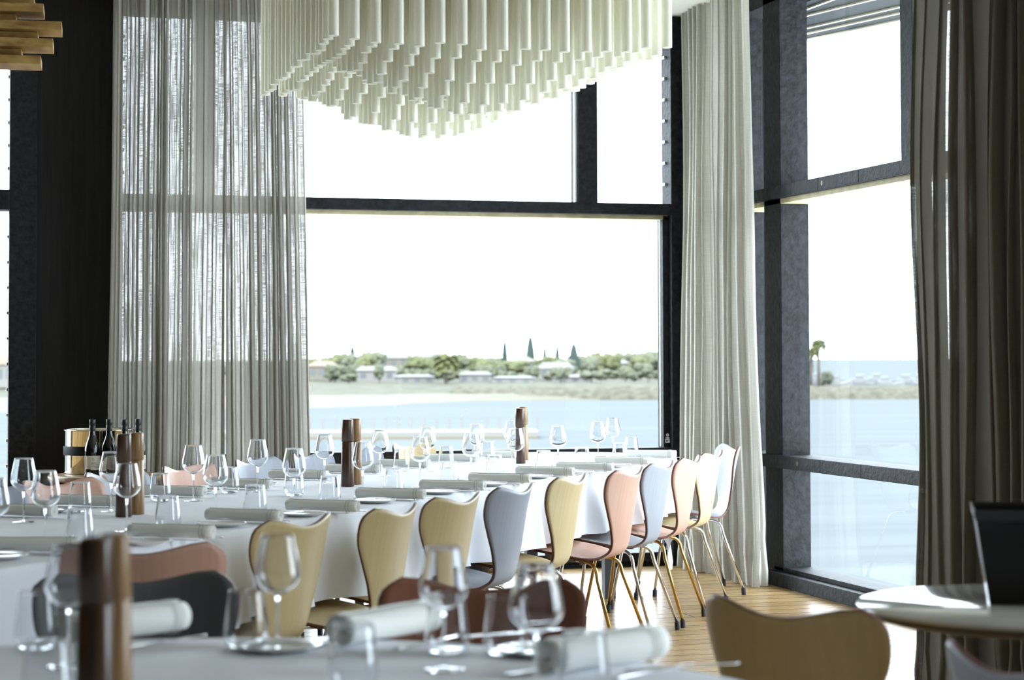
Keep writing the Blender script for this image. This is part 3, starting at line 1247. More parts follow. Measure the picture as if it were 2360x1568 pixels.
def knife_mesh(L_=0.22, w=0.009):
    bm = bmesh.new()
    prof = [(-0.5, 0.4), (-0.45, 0.75), (-0.2, 0.62), (-0.02, 0.45), (0.0, 0.5), (0.03, 0.9), (0.25, 1.0), (0.42, 0.85), (0.49, 0.35), (0.5, 0.1)]
    A = []
    for t, k in prof:
        hh = 0.0042 if t < 0 else 0.0018
        y = w * k
        A.append([bm.verts.new((t * L_, q[0], q[1])) for q in ((-y, 0.0006), (y, 0.0006), (y, hh * 0.7), (y * 0.5, hh), (-y * 0.5, hh), (-y, hh * 0.7))])
    for a, b in zip(A, A[1:]):
        for i in range(6):
            bm.faces.new((a[i], a[(i + 1) % 6], b[(i + 1) % 6], b[i]))
    bm.faces.new(A[0])
    bm.faces.new(A[-1][::-1])
    bmesh.ops.recalc_face_normals(bm, faces=bm.faces)
    return finish(bm)


def fork_mesh():
    bm = bmesh.new()
    L_ = 0.20
    # handle and head, arched
    def hz(t):
        return 0.002 + 0.010 * math.sin(PI * max(0, (t - 0.0) / 0.62)) * (t > 0)
    prof = [(-0.5, 0.0085), (-0.4, 0.0085), (-0.1, 0.004), (0.12, 0.0032), (0.2, 0.009), (0.26, 0.0115), (0.30, 0.012)]
    A = []
    for t, y in prof:
        z = hz(t)
        A.append([bm.verts.new((t * L_, q, zz)) for q, zz in ((-y, z), (y, z), (y, z + 0.002), (-y, z + 0.002))])
    for a, b in zip(A, A[1:]):
        for i in range(4):
            bm.faces.new((a[i], a[(i + 1) % 4], b[(i + 1) % 4], b[i]))
    bm.faces.new(A[0])
    bm.faces.new(A[-1][::-1])
    for k in range(4):
        yc = -0.0099 + k * 0.0066
        tube(bm, [(0.295 * L_, yc, hz(0.30) + 0.001), (0.4 * L_, yc, hz(0.4) + 0.001), (0.5 * L_, yc, hz(0.5) + 0.001)], [0.0016, 0.0014, 0.0006], 6)
    bmesh.ops.recalc_face_normals(bm, faces=bm.faces)
    return finish(bm)


KN = Kind(tag(new_obj('table_knife', knife_mesh(), M_steel), 'x', 'knife'))
BK = Kind(tag(new_obj('butter_knife', knife_mesh(0.165, 0.008), M_steel), 'x', 'knife'))
FK = Kind(tag(new_obj('table_fork', fork_mesh(), M_steel), 'x', 'fork'))

# grinders
M_walnut = grain(mat('dark_walnut', (0.08, 0.03, 0.015), 0.28, spec=0.6), (0.040, 0.018, 0.009), (0.11, 0.05, 0.024), (30, 30, 2), 2.5, 5)
M_oak = grain(mat('light_oak', (0.35, 0.20, 0.08), 0.3, spec=0.6), (0.20, 0.10, 0.035), (0.40, 0.23, 0.09), (30, 30, 2), 2.5, 5)


def grinder(m, cap):
    g = thing('pepper_grinder', 'x', 'grinder')
    new_obj('grinder_body', lathe_mesh([(0, 0.0005), (0.026, 0.0005), (0.0272, 0.003), (0.0262, 0.06), (0.0245, 0.181), (0.0235, 0.183), (0, 0.183)], 40), m, g)
    new_obj('grinder_cap', lathe_mesh([(0, 0.1835), (0.0235, 0.1835), (0.0246, 0.185), (0.0228, 0.268), (0.0212, 0.2735), (0.019, 0.2745), (0, 0.275)], 40), cap, g)
    return g


GD = Kind(grinder(M_walnut, M_walnut))
GL = Kind(grinder(M_oak, M_oak))


def T(x, y, z=TZ):
    p = on_z(x, y, z)
    return p


gz = TZ + 0.0005
for (xd, yd, xl, yl, where) in ((285, 1192, 314, 1186, 'left pair on the long table, in front of the wine bottles'),
                                (801, 1122, 819, 1117, 'middle pair on the long table'),
                                (1199, 1069, 1206, 1061, 'far right pair on the long table, against the big window')):
    a, b = T(xd, yd), T(xl, yl)
    d = Vector((b.x - a.x, b.y - a.y, 0))
    if d.length < 0.056:
        b = a + d.normalized() * 0.056
    GD.put((a.x, a.y, gz), 0, 'dark walnut grinder, ' + where, 'tall turned wooden grinders')
    GL.put((b.x, b.y, gz), 0, 'lighter oak grinder, ' + where, 'tall turned wooden grinders')
a = on_z(220, 1238, TZ + 0.275)
b = on_z(262, 1230, TZ + 0.275)
GD.put((a.x, a.y, gz), 0, 'large blurred dark grinder in the left foreground', 'tall turned wooden grinders')
d = Vector((b.x - a.x, b.y - a.y, 0)).normalized()
GL.put((a.x + d.x * 0.058, a.y + d.y * 0.058, gz), 0, 'large blurred lighter grinder in the left foreground, right of the dark one', 'tall turned wooden grinders')

vdir = math.atan2(LD(V.x, V.y).y, LD(V.x, V.y).x)
udir = LD(U.x, U.y).normalized()
vvec = LD(V.x, V.y).normalized()
ORD = ['first', 'second', 'third', 'fourth', 'fifth', 'sixth', 'seventh', 'eighth', 'ninth', 'tenth', 'eleventh', 'twelfth']

nearN = [(75, 1257), (395, 1226), (562, 1189), (743, 1167), (900, 1139), (1043, 1120), (1152, 1103), (1256, 1087), (1348, 1077), (1434, 1063), (1500, 1047)]
farN = [(48, 1177), (200, 1155), (400, 1133), (555, 1116), (688, 1095), (815, 1081), (930, 1069), (1045, 1056), (1146, 1048)]
hints_near = ['at the left edge behind the blurred grinders', 'just right of the blurred foreground grinders', 'above the first yellow chair',
              'between the first two yellow chairs', 'above the second yellow chair', 'above the third yellow chair',
              'above the blue-grey chair', 'just right of the far grinders', 'above the brass-legged pink chair', 'next to last before the round end', 'at the round end of the table']
hints_far = ['at the left edge of the picture', 'left of the left pair of grinders', 'just right of the left pair of grinders', 'in front of the sheer curtain',
             'in front of the blue-grey chairs', 'behind the middle pair of grinders', 'in front of the far yellow chair', 'right of the far yellow chair', 'just left of the far grinders']


def setting(i, x, y, near_side):
    c = T(x, y, TZ + 0.02)
    c.z = gz
    side = 'near side' if near_side else 'far side'
    hint = (hints_near if near_side else hints_far)[i]
    s = -1 if near_side else 1
    a = vdir + (PI if near_side else PI)
    if near_side and i == 0:
        a += 0.25
    nm = NK.put((c.x, c.y, gz), a + rnd.uniform(-0.05, 0.05), 'rolled napkin, long table %s, %s' % (side, hint), 'rolled napkins on the long table')
    def off(du, dv):
        q = c + udir * du + vvec * dv
        return (q.x, q.y, gz)
    ka = vdir if near_side else vdir + PI
    FK.put(off(s * 0.060, -0.03 * -s), ka, 'fork, long table %s, by the napkin %s' % (side, hint), 'forks on the long table')
    KN.put(off(-s * 0.055, -0.03 * -s), ka, 'table knife, long table %s, by napkin %s' % (side, hint), 'table knives on the long table')
    if near_side and i == 10:
        return
    p = off(s * 0.185, -0.02 * -s)
    PL.put(p, 0, 'white bread plate, %s, by the napkin %s' % (side, hint), 'bread plates on the long table')
    BK.put((p[0], p[1], gz + 0.0125), ka + 0.1, 'butter knife across plate, %s, by napkin %s' % (side, hint), 'butter knives on the bread plates')


for i, (x, y) in enumerate(nearN):
    setting(i, x, y, True)
for i, (x, y) in enumerate(farN):
    setting(i, x, y, False)

# wine glasses: photo point of the rim centre
RIM = TZ + 0.205
nearW = [(-14, 1103), (105, 1086), (293, 1069), (497, 1049), (678, 1034), (836, 1020), (968, 1007), (1086, 998), (1188, 988), (1286, 982), (1378, 973), (1412, 964)]
farW = [(55, 1057), (257, 1042), (446, 1027), (594, 1014), (748, 1002), (876, 992), (985, 985), (1098, 978), (1179, 971)]
hw = ['cut by the left edge', 'before the leftmost pink far chair', 'in front of the left grinders', 'in front of the far pink chair', 'between the sheer curtain and the third napkin',
      'overlapping the right side of the middle grinders', 'in front of the far yellow chair', 'left of the far grinders', 'overlapping the far grinders',
      'alone, right of the far grinders', 'left one of the far-right close pair', 'farthest right of all']
hf = ['at the left against the dark wall', 'before the bottles, left of the grinders', 'above the far pink chair', 'against the sheer curtain, above the grey chair',
      'just left of the middle grinders', 'just right of the middle grinders', 'above the right half of the far yellow chair', 'farther one of two left of the far grinders',
      'mostly hidden behind the far grinders']
for (x, y), h in zip(nearW, hw):
    p = on_z(x, y, RIM)
    WG.put((p.x, p.y, gz), 0, 'wine glass, near row on long table, ' + h, 'wine glasses on the long table')
for (x, y), h in zip(farW, hf):
    p = on_z(x, y, RIM)
    WG.put((p.x, p.y, gz), 0, 'wine glass, window-side row on long table, ' + h, 'wine glasses on the long table')
RT = TZ + 0.102
tum = [(185, 1112, 'left of the left grinders, the farther of two in line'), (184, 1173, 'left of the left grinders, the nearer of two in line'),
       (370, 1092, 'right of the left grinders, the farther one'), (387, 1143, 'right of the left grinders, above the blurred napkin'),
       (529, 1077, 'left of the first blue-grey far chair'), (588, 1118, 'behind the second near napkin'), (678, 1082, 'behind the stem of a wine glass, by the curtain'),
       (760, 1098, 'just left of the middle grinders'), (925, 1035, 'in front of the far yellow chair'), (907, 1081, 'right of the middle grinders, behind a near napkin'),
       (1028, 1029, 'right of the far yellow chair'), (1035, 1064, 'behind the napkin above the third yellow chair'), (1125, 1018, 'left of the far grinders, against the window bar'),
       (1140, 1049, 'left of the far grinders, nearer one'), (1253, 1039, 'just right of the far grinders'), (1341, 1031, 'between the lone wine glass and the close pair'),
       (1429, 1021, 'under the farthest wine glass'), (1455, 1008, 'farthest right of all')]
for x, y, h in tum:
    p = on_z(x, y, RT)
    TB.put((p.x, p.y, gz), 0, 'tumbler on the long table, ' + h, 'tumblers on the long table')

# foreground table things
for x, y, h in ((640, 1235, 'in front of the first yellow chair'), (1022, 1262, 'left one of two in front of the red-brown chair'),
                (1235, 1302, 'right one in front of the red-brown chair'), (160, 1258, 'half hidden behind the blurred grinders')):
    p = on_z(x, y, RIM)
    WG.put((p.x, p.y, gz), 0, 'wine glass on the foreground table, ' + h, 'wine glasses on the foreground table')
for x, y, h in ((85, 1365, 'at the left edge left of the grinders'), (568, 1362, 'left of the wine glass by the yellow chair'), (1165, 1375, 'between the two wine glasses'),
                (815, 1440, 'in front of the left napkin'), (1347, 1458, 'beside the right napkin'), (110, 1478, 'at the bottom left corner'), (1030, 1372, 'behind the left of the two wine glasses')):
    p = on_z(x, y, RT)
    TB.put((p.x, p.y, gz), 0, 'tumbler on the foreground table, ' + h, 'tumblers on the foreground table')
FN = [(290, 1448, 0.85, 'right of the blurred grinders'), (890, 1450, 0.95, 'in front of the red-brown chair'), (1392, 1512, 0.75, 'at the right edge of the foreground table')]
for x, y, a, h in FN:
    p = on_z(x, y, TZ + 0.02)
    o = NK.put((p.x, p.y, gz), a - PSI, 'rolled napkin on the foreground table, ' + h, 'rolled napkins on the foreground table')
    o.scale = (1.0, 1.4, 1.45)
    for k, (K, dx, lab) in enumerate(((FK, -0.09, 'fork'), (KN, 0.08, 'table knife'))):
        q = LD(dx, -0.05 if k else -0.03)
        K.put((p.x + q.x, p.y + q.y, gz), a - PSI + 0.1 * k, '%s beside the foreground napkin %s' % (lab, h), lab + 's on the foreground table')
for x, y, a, h in ((700, 1478, 0.5, 'between the wine glass and the left tumbler'), (1575, 1540, 0.42, 'at the right rim of the foreground table'), (1190, 1462, 0.6, 'between the two right wine glasses')):
    p = on_z(x, y, TZ)
    KN.put((p.x, p.y, gz), a - PSI, 'blurred table knife ' + h, 'table knives on the foreground table')
for x, y, h in ((640, 1500, 'left of the middle'), (1250, 1510, 'in front of the red-brown chair')):
    p = on_z(x, y, TZ)
    PL.put((p.x, p.y, gz), 0, 'blurred white plate on the foreground table, ' + h, 'plates on the foreground table')

# ---------------------------------------------------------------- bottles on the side table
ST = on_z(252, 1090, 0.655)
ST = LD((252 - CX) / F * 11.05, 11.05)
stz = 0.655
root = thing('side_table', 'round wooden side table carrying the wine bottles by the dark wall', 'side table', ST)
M_sidewood = grain(mat('side_table_wood', (0.25, 0.16, 0.07), 0.4), (0.18, 0.10, 0.04), (0.34, 0.22, 0.10), (2, 14, 2), 3)
new_obj('tabletop', lathe_mesh([(0, stz - 0.035), (0.285, stz - 0.035), (0.30, stz - 0.025), (0.30, stz - 0.006), (0.293, stz - 0.001), (0, stz - 0.001)], 48), M_sidewood, root)
for k in range(3):
    a = 2 * PI * k / 3 + 0.5
    bm = bmesh.new()
    tube(bm, [(0.14 * math.cos(a), 0.14 * math.sin(a), stz - 0.035), (0.25 * math.cos(a), 0.25 * math.sin(a), 0)], [0.02, 0.014], 12)
    new_obj('leg', finish(bm), M_sidewood, root)
# polished drum
M_mirror = mat('polished_brass', (0.70, 0.66, 0.55), 0.07, 1.0)
dp = LD((229 - CX) / F * 11.16, 11.16)
root = thing('ice_bucket', 'large polished brass drum with a black band behind the wine bottles', 'ice bucket', (dp.x, dp.y, stz))
new_obj('bucket_wall', lathe_mesh([(0, 0.002), (0.188, 0.002), (0.190, 0.006), (0.190, 0.232), (0.194, 0.236), (0.190, 0.241), (0.184, 0.236), (0.183, 0.02), (0, 0.015)], 64), M_mirror, root)
new_obj('band', lathe_mesh([(0.1901, 0.100), (0.1907, 0.101), (0.1907, 0.149), (0.1901, 0.150)], 64), mat('black_band', (0.006, 0.006, 0.006), 0.6, spec=0.15), root)
# bottles
M_bottle = mat('dark_bottle_glass', (0.006, 0.007, 0.006), 0.06, spec=0.8)
M_cap = mat('black_screwcap', (0.008, 0.008, 0.009), 0.4)
M_label = mat('cream_label', (0.62, 0.60, 0.50), 0.8)
M_ink = mat('label_ink', (0.05, 0.05, 0.05), 0.8)


def text_mesh(txt, size):
    cu = bpy.data.curves.new('t', 'FONT')
    cu.body = txt
    cu.size = size
    cu.align_x = 'CENTER'
    cu.offset = size * 0.012
    cu.resolution_u = 3
    ob = bpy.data.objects.new('t', cu)
    C.objects.link(ob)
    dg = bpy.context.evaluated_depsgraph_get()
    me = bpy.data.meshes.new_from_object(ob.evaluated_get(dg))
    bpy.data.objects.remove(ob)
    return me


def bottle():
    b = thing('wine_bottle', 'x', 'wine bottle')
    new_obj('bottle_glass', lathe_mesh([(0, 0.001), (0.036, 0.001), (0.040, 0.006), (0.0405, 0.13), (0.039, 0.15), (0.033, 0.175), (0.024, 0.198), (0.0175, 0.218), (0.0155, 0.235), (0.0148, 0.27), (0, 0.27)], 40), M_bottle, b)
    new_obj('screw_cap', lathe_mesh([(0.0156, 0.238), (0.0164, 0.240), (0.0164, 0.268), (0.0158, 0.2685), (0.0164, 0.2695), (0.0164, 0.2985), (0.0155, 0.30), (0, 0.30)], 32), M_cap, b)
    R = 0.0409
    bm = bmesh.new()
    a0, a1 = -1.35, 1.35
    z0_, z1_ = 0.034, 0.108
    cols = 24
    A = [bm.verts.new((R * math.sin(a0 + (a1 - a0) * i / cols), -R * math.cos(a0 + (a1 - a0) * i / cols), z0_ + (0.004 if i < 8 else 0))) for i in range(cols + 1)]
    B = [bm.verts.new((R * math.sin(a0 + (a1 - a0) * i / cols), -R * math.cos(a0 + (a1 - a0) * i / cols), z1_)) for i in range(cols + 1)]
    for i in range(cols):
        bm.faces.new((A[i], A[i + 1], B[i + 1], B[i]))
    lb = new_obj('paper_label', finish(bm), M_label, b)
    # print: emblem, small lines, two rows of capitals
    bm = bmesh.new()
    R3 = R + 0.0004
    def wrap(x, z):
        return (R3 * math.sin(x / R), -R3 * math.cos(x / R), z)
    def stroke(p, q, w):
        n_ = 8
        dx, dz_ = q[0] - p[0], q[1] - p[1]
        l = math.hypot(dx, dz_)
        px_, pz_ = -dz_ / l * w / 2, dx / l * w / 2
        prev = None
        for i in range(n_ + 1):
            t = i / n_
            c = (p[0] + dx * t, p[1] + dz_ * t)
            cur = [bm.verts.new(wrap(c[0] + px_, c[1] + pz_)), bm.verts.new(wrap(c[0] - px_, c[1] - pz_))]
            if prev:
                bm.faces.new((prev[0], prev[1], cur[1], cur[0]))
            prev = cur
    stroke((-0.008, 0.078), (-0.008, 0.100), 0.0006)
    for s in (-1, 1):
        stroke((-0.008, 0.082), (-0.008 + s * 0.006, 0.089), 0.0006)
        stroke((-0.008 + s * 0.006, 0.089), (-0.008 + s * 0.003, 0.097), 0.0006)
        stroke((-0.008, 0.088), (-0.008 + s * 0.004, 0.093), 0.0005)
    stroke((-0.016, 0.0725), (0.008, 0.0725), 0.0014)
    stroke((-0.020, 0.0685), (0.012, 0.0685), 0.0014)
    stroke((-0.022, 0.0640), (0.033, 0.0640), 0.0005)
    stroke((-0.022, 0.0605), (0.033, 0.0605), 0.0012)
    stroke((-0.023, 0.0605), (-0.023, 0.042), 0.0005)
    for txt, size, cx_, zz in (('STOKEHOUSE', 0.0078, 0.010, 0.0505), ('NOIR', 0.0070, 0.013, 0.0425)):
        me = text_mesh(txt, size)
        vs_ = [bm.verts.new(wrap(v.co.x * (1.05 if len(txt) > 5 else 1.7) + cx_, v.co.y + zz)) for v in me.vertices]
        for p in me.polygons:
            try:
                bm.faces.new([vs_[i] for i in p.vertices])
            except ValueError:
                pass
    new_obj('label_print', finish(bm, False), M_ink, lb)
    return b


BT = Kind(bottle())
for i, (x, rz, dd, lab) in enumerate(((214, 0.25, 10.86, 'leftmost dark wine bottle on the side table, its cream label fully in view'),
                                      (252.5, 0.15, 10.90, 'second dark wine bottle from the dark wall, partly behind a wine glass'),
                                      (288, 0.3, 10.84, 'dark wine bottle with only its neck showing above the grinders'),
                                      (319, 0.5, 10.93, 'rightmost dark wine bottle, against the sheer curtain'))):
    p = LD((x - CX) / F * dd, dd)
    BT.put((p.x, p.y, stz), rz - PSI * 0 - 0.02, lab, 'dark wine bottles on the side table')

# ---------------------------------------------------------------- round table at the right and what stands on it
RC = LD(1.135, 4.36)
root = thing('round_cafe_table', 'round pale stone-topped table at the right edge', 'table', RC)
M_stone = grain(mat('honed_stone', (0.42, 0.40, 0.38), 0.10, spec=0.6), (0.36, 0.34, 0.32), (0.50, 0.48, 0.46), (1, 1, 1), 4, 5)
new_obj('tabletop', lathe_mesh([(0, 0.7365), (0.398, 0.7365), (0.40, 0.741), (0.397, 0.745), (0, 0.745)], 72), M_stone, root)
new_obj('underside', lathe_mesh([(0, 0.713), (0.345, 0.713), (0.378, 0.722), (0.396, 0.736), (0, 0.736)], 72), grain(mat('table_edge_wood', (0.06, 0.045, 0.025), 0.5), (0.04, 0.03, 0.015), (0.08, 0.06, 0.035), (3, 3, 8)), root)
new_obj('pedestal', lathe_mesh([(0, 0), (0.22, 0.0), (0.22, 0.012), (0.05, 0.03), (0.032, 0.08), (0.032, 0.69), (0.10, 0.712), (0, 0.712)], 36), M_leg, root)
# smoked tapered box
pb = LD(1.205, 4.42)
root = thing('smoked_glass_box', 'dark tapered glossy box standing on the round table', 'box', (pb.x, pb.y, 0.7455), -PSI - 0.19)
M_smoke = mat('smoked_acrylic', (0.010, 0.009, 0.008), 0.18, spec=0.3)
M_rimdark = mat('dark_rim', (0.02, 0.02, 0.022), 0.35)


def taper_box(bm, wb, wt, db, dt_, z0, z1, t):
    def ring(w, d, z):
        return [bm.verts.new(p) for p in ((-w, -d, z), (w, -d, z), (w, d, z), (-w, d, z))]
    o0, o1 = ring(wb, db, z0), ring(wt, dt_, z1)
    i1, i0 = ring(wt - t, dt_ - t, z1), ring(wb - t, db - t, z0 + t)
    for a, b in ((o0, o1), (o1, i1), (i1, i0)):
        for k in range(4):
            j = (k + 1) % 4
            bm.faces.new((a[k], a[j], b[j], b[k]))
    bm.faces.new(o0[::-1])
    bm.faces.new(i0)


bm = bmesh.new()
taper_box(bm, 0.176, 0.205, 0.10, 0.135, 0.0, 0.196, 0.006)
new_obj('box_wall', finish(bm, False), M_smoke, root)
bm = bmesh.new()
taper_box(bm, 0.2052, 0.208, 0.1352, 0.138, 0.180, 0.202, 0.004)
bmesh.ops.delete(bm, geom=[f for f in bm.faces if f.calc_area() > 0.05], context='FACES')
new_obj('rim', finish(bm, False), M_rimdark, root)
bm = bmesh.new()
bx(bm, (-0.06, -0.05, 0.007), (0.05, 0.05, 0.15), 0.004)
o = new_obj('wooden_block', finish(bm, False), M_slat)
o.location = (pb.x, pb.y, 0.7455)
o.rotation_euler = (0, 0, -PSI)
tag(o, 'brown wooden block standing inside the dark tapered box', 'block')

# ---------------------------------------------------------------- the bay outside
WZ = -7.0
M_water = grain(mat('bay_water', (0.0444, 0.0570, 0.0602), 0.7, spec=0.0), (0.0665, 0.0748, 0.0773), (0.0804, 0.0887, 0.0906), (0.02, 0.25, 1), 1.5, 4)
bm = bmesh.new()
v = [bm.verts.new(LD(a, b, WZ)) for a, b in ((-9000, 22), (9000, 22), (9000, 26000), (-9000, 26000))]
bm.faces.new(v)
o = new_obj('bay_water', finish(bm, False), M_water)
o['kind'] = 'structure'
tag(o, 'pale blue bay water beyond the windows', 'water')


def strip_land(name, pts_near, pts_far, m, label, cat):
    bm = bmesh.new()
    A = [bm.verts.new(LD(*p)) for p in pts_near]
    B = [bm.verts.new(LD(*p)) for p in pts_far]
    for i in range(len(A) - 1):
        bm.faces.new((A[i], A[i + 1], B[i + 1], B[i]))
    o = new_obj(name, finish(bm, False), m)
    o['kind'] = 'structure'
    return tag(o, label, cat)


def px_ld(x, dep):
    return (x - CX) / F * dep


M_sand = grain(mat('sand', (0.42, 0.38, 0.28), 0.9, spec=0.1), (0.0713, 0.0658, 0.0495), (0.0836, 0.0782, 0.0604), (0.03, 0.3, 1), 1)
M_scrub = grain(mat('dune_scrub', (0.1549, 0.1549, 0.1007), 0.95, spec=0.05), (0.0426, 0.0449, 0.0326), (0.0681, 0.0658, 0.0511), (0.0774, 0.0774, 0.0774), 4, 8)
M_rock = grain(mat('breakwater_rock', (0.1936, 0.1859, 0.1394), 0.95, spec=0.05), (0.0387, 0.0371, 0.0279), (0.0774, 0.0728, 0.0558), (0.35, 0.35, 0.35), 2.2, 8)
# low land: beach edge, scrub bank, ground behind
edge_px = [-900, -400, 0, 300, 600, 760, 900, 1050, 1200, 1400, 1700]
nearl = [(px_ld(x, d), d, WZ + 0.02) for x, d in zip(edge_px, (300, 310, 325, 335, 345, 352, 368, 395, 405, 410, 412))]
midl = [(px_ld(x, d), d, z) for x, d, z in zip(edge_px, (380, 385, 392, 400, 405, 410, 414, 412, 414, 417, 419), (-5.9,) * 7 + (-5.6, -5.4, -5.2, -5.2))]
farl = [(px_ld(x, 450), 450, -4.0) for x in edge_px]
endl = [(px_ld(x, 900), 900, -1.2) for x in edge_px]
strip_land('beach', nearl, midl, M_sand, 'pale sandy beach across the bay', 'beach')
strip_land('scrub_bank', midl, farl, M_scrub, 'low dune scrub above the beach', 'bank')
strip_land('headland', farl, endl, M_scrub, 'wooded headland ground across the bay', 'ground')


def rough_mound(name, x0, x1, d, w, h, m, label, cat, seed, zb=WZ):
    """long heap of rocks seen end to end"""
    bm = bmesh.new()
    n, k = 160, 10
    G = []
    for i in range(n + 1):
        lat = px_ld(x0 + (x1 - x0) * i / n, d)
        col = []
        for j in range(k + 1):
            t = j / k
            z = zb - 0.3 + h * math.sin(PI * min(t, 0.97)) ** 0.7
            q = noise.noise(Vector((lat * 0.55, t * 6, seed))) * 0.5 + noise.noise(Vector((lat * 1.7, t * 14, seed))) * 0.3
            p = LD(lat, d + (t - 0.5) * w + q * 1.2, z + q * 0.9 * (t > 0))
            col.append(bm.verts.new(p))
        G.append(col)
    for a, b in zip(G, G[1:]):
        for j in range(k):
            bm.faces.new((a[j], b[j], b[j + 1], a[j + 1]))
    o = new_obj(name, finish(bm, False), m)
    return tag(o, label, cat, kind='stuff')


rough_mound('breakwater_rocks', 1040, 2700, 416, 14, 2.9, M_rock, 'long low rock breakwater in front of the moored boats', 'rocks', 2)


def blob(bm, c, r, seed, sq=0.8, sub=2, rough=0.35):
    vs0 = len(bm.verts)
    res = bmesh.ops.create_icosphere(bm, subdivisions=sub, radius=1.0)
    for v_ in res['verts']:
        p = v_.co.copy()
        k = 1 + rough * noise.noise(p * 1.7 + Vector((seed, 0, 0))) + rough * 0.5 * noise.noise(p * 4.2 + Vector((0, seed, 0)))
        v_.co = Vector(c) + Vector((p.x * r * k, p.y * r * k, p.z * r * sq * k))


def crown_mesh(seed, n=9):
    r_ = random.Random(seed)
    bm = bmesh.new()
    for i in range(n):
        a = r_.uniform(0, 2 * PI)
        d = r_.uniform(0.1, 0.62)
        blob(bm, (d * math.cos(a), d * math.sin(a), r_.uniform(0.35, 0.92)), r_.uniform(0.22, 0.42), r_.random() * 50, r_.uniform(0.6, 0.9), 3, 0.5)
    return finish(bm)


def foliage(name, c):
    m = mat(name, c, 0.95, spec=0.05)
    return grain(m, tuple(x * 0.85 for x in c), tuple(x * 1.2 for x in c), (1, 1, 1), 5, 8)


F_olive = foliage('olive_foliage', (0.0620, 0.0666, 0.0348))
F_grey = foliage('grey_green_foliage', (0.0658, 0.0713, 0.0495))
F_pine = foliage('pine_foliage', (0.05, 0.072, 0.064))
F_palm = foliage('palm_foliage', (0.0581, 0.0604, 0.0271))
M_trunk = mat('tree_trunk', (0.06, 0.05, 0.04), 0.9)
CROWNS = [crown_mesh(s) for s in (1, 2, 3, 4)]
TRUNK = bmesh.new()
tube(TRUNK, [(0, 0, -0.1), (0.02, 0, 0.25), (0, 0, 0.6)], [0.06, 0.045, 0.03], 8)
TRUNK = finish(TRUNK)


def tree(x, dep, base_z, w, h, kind, label, group):
    t = thing('bushy_tree', label, 'tree', LD(px_ld(x, dep), dep, base_z), random.uniform(0, 6), group)
    o = new_obj('crown', CROWNS[int(x) % 4].copy(), kind, t)
    q = new_obj('trunk', TRUNK.copy(), M_trunk, t)
    t.scale = (w, w, h)
    return t


r3 = random.Random(12)
MARKS = [(-200, 'the left edge'), (200, 'the dark wall'), (690, 'the curtain edge'), (812, 'the lone thin conifer'), (868, 'the long white house'), (1028, 'the broad palm'),
         (1163, 'the thin conifer'), (1222, 'the tallest conifer'), (1322, 'the widest conifer'), (1420, 'the last pale house'), (1800, 'the right mullion')]
KEEP = [(px_ld(x, d), d, w) for x, d, w in ((745, 480, 4.5), (868, 470, 6), (905, 560, 6), (955, 455, 5.5), (990, 580, 6), (1095, 460, 5), (1184, 455, 6), (1205, 552, 5),
        (1280, 484, 6), (1318, 462, 5.5), (1420, 560, 5), (8, 430, 5.5), (-70, 440, 5.5), (1028, 450, 4), (1884, 420, 2.5), (1866, 420, 2.5), (1868, 425, 2.5), (1826, 420, 2.5),
        (812, 600, 2.5), (1163, 600, 2.5), (1222, 600, 3), (1255, 600, 2), (1288, 600, 2.5), (1322, 600, 3))]
count = {}


def try_tree(x, d0, d1, w, ytop, base, row):
    for k in range(60):
        dep = d0 + (d1 - d0) * r3.random()
        lat = px_ld(x, dep)
        rad = w * 1.08
        if all((lat - a) ** 2 + (dep - b) ** 2 > (rad + c) ** 2 for a, b, c in KEEP):
            break
    else:
        return
    KEEP.append((lat, dep, rad))
    topz = 1.27 + (828 - ytop) / F * dep
    mk = max((m_ for m_ in MARKS if m_[0] <= x), key=lambda m_: m_[0])
    desc = ('olive green bushy tree', 'low grey-green shrubby tree', 'small dark tree')[row]
    key = (desc, mk[1])
    count[key] = count.get(key, 0) + 1
    n_ = count[key]
    lab = '%s across the bay, %s to the right of %s' % (desc, ORD[n_ - 1] if n_ <= 12 else ('thirteenth', 'fourteenth', 'fifteenth', 'sixteenth', 'seventeenth', 'eighteenth', 'nineteenth', 'twentieth', 'last')[min(8, n_ - 13)], mk[1])
    tree(x, dep, base, w, (topz - base) * 0.80, F_olive if (row == 0 and int(x) % 3) else F_grey, lab, desc.replace('tree', 'trees') + ' across the bay')


x = 692
while x < 1590:
    try_tree(x, 500, 720, r3.uniform(3.4, 5.6), 813 + 8 * math.sin(x * 0.011 + 1) + r3.uniform(-3, 9), -3.2, 0)
    x += r3.uniform(8, 12)
x = 696
while x < 1600:
    try_tree(x, 452, 520, r3.uniform(1.8, 3.4), r3.uniform(832, 862), -3.9, 1)
    x += r3.uniform(12, 20)
for x in (-60, -20, 15, 240, 290, 340, 400, 450, 500, 560, 620):
    try_tree(x, 470, 600, r3.uniform(3.4, 5.0), r3.uniform(818, 835), -3.4, 0)
for x in (1795, 1905):
    try_tree(x, 430, 440, 2.2, r3.uniform(850, 866), -5.2, 2)
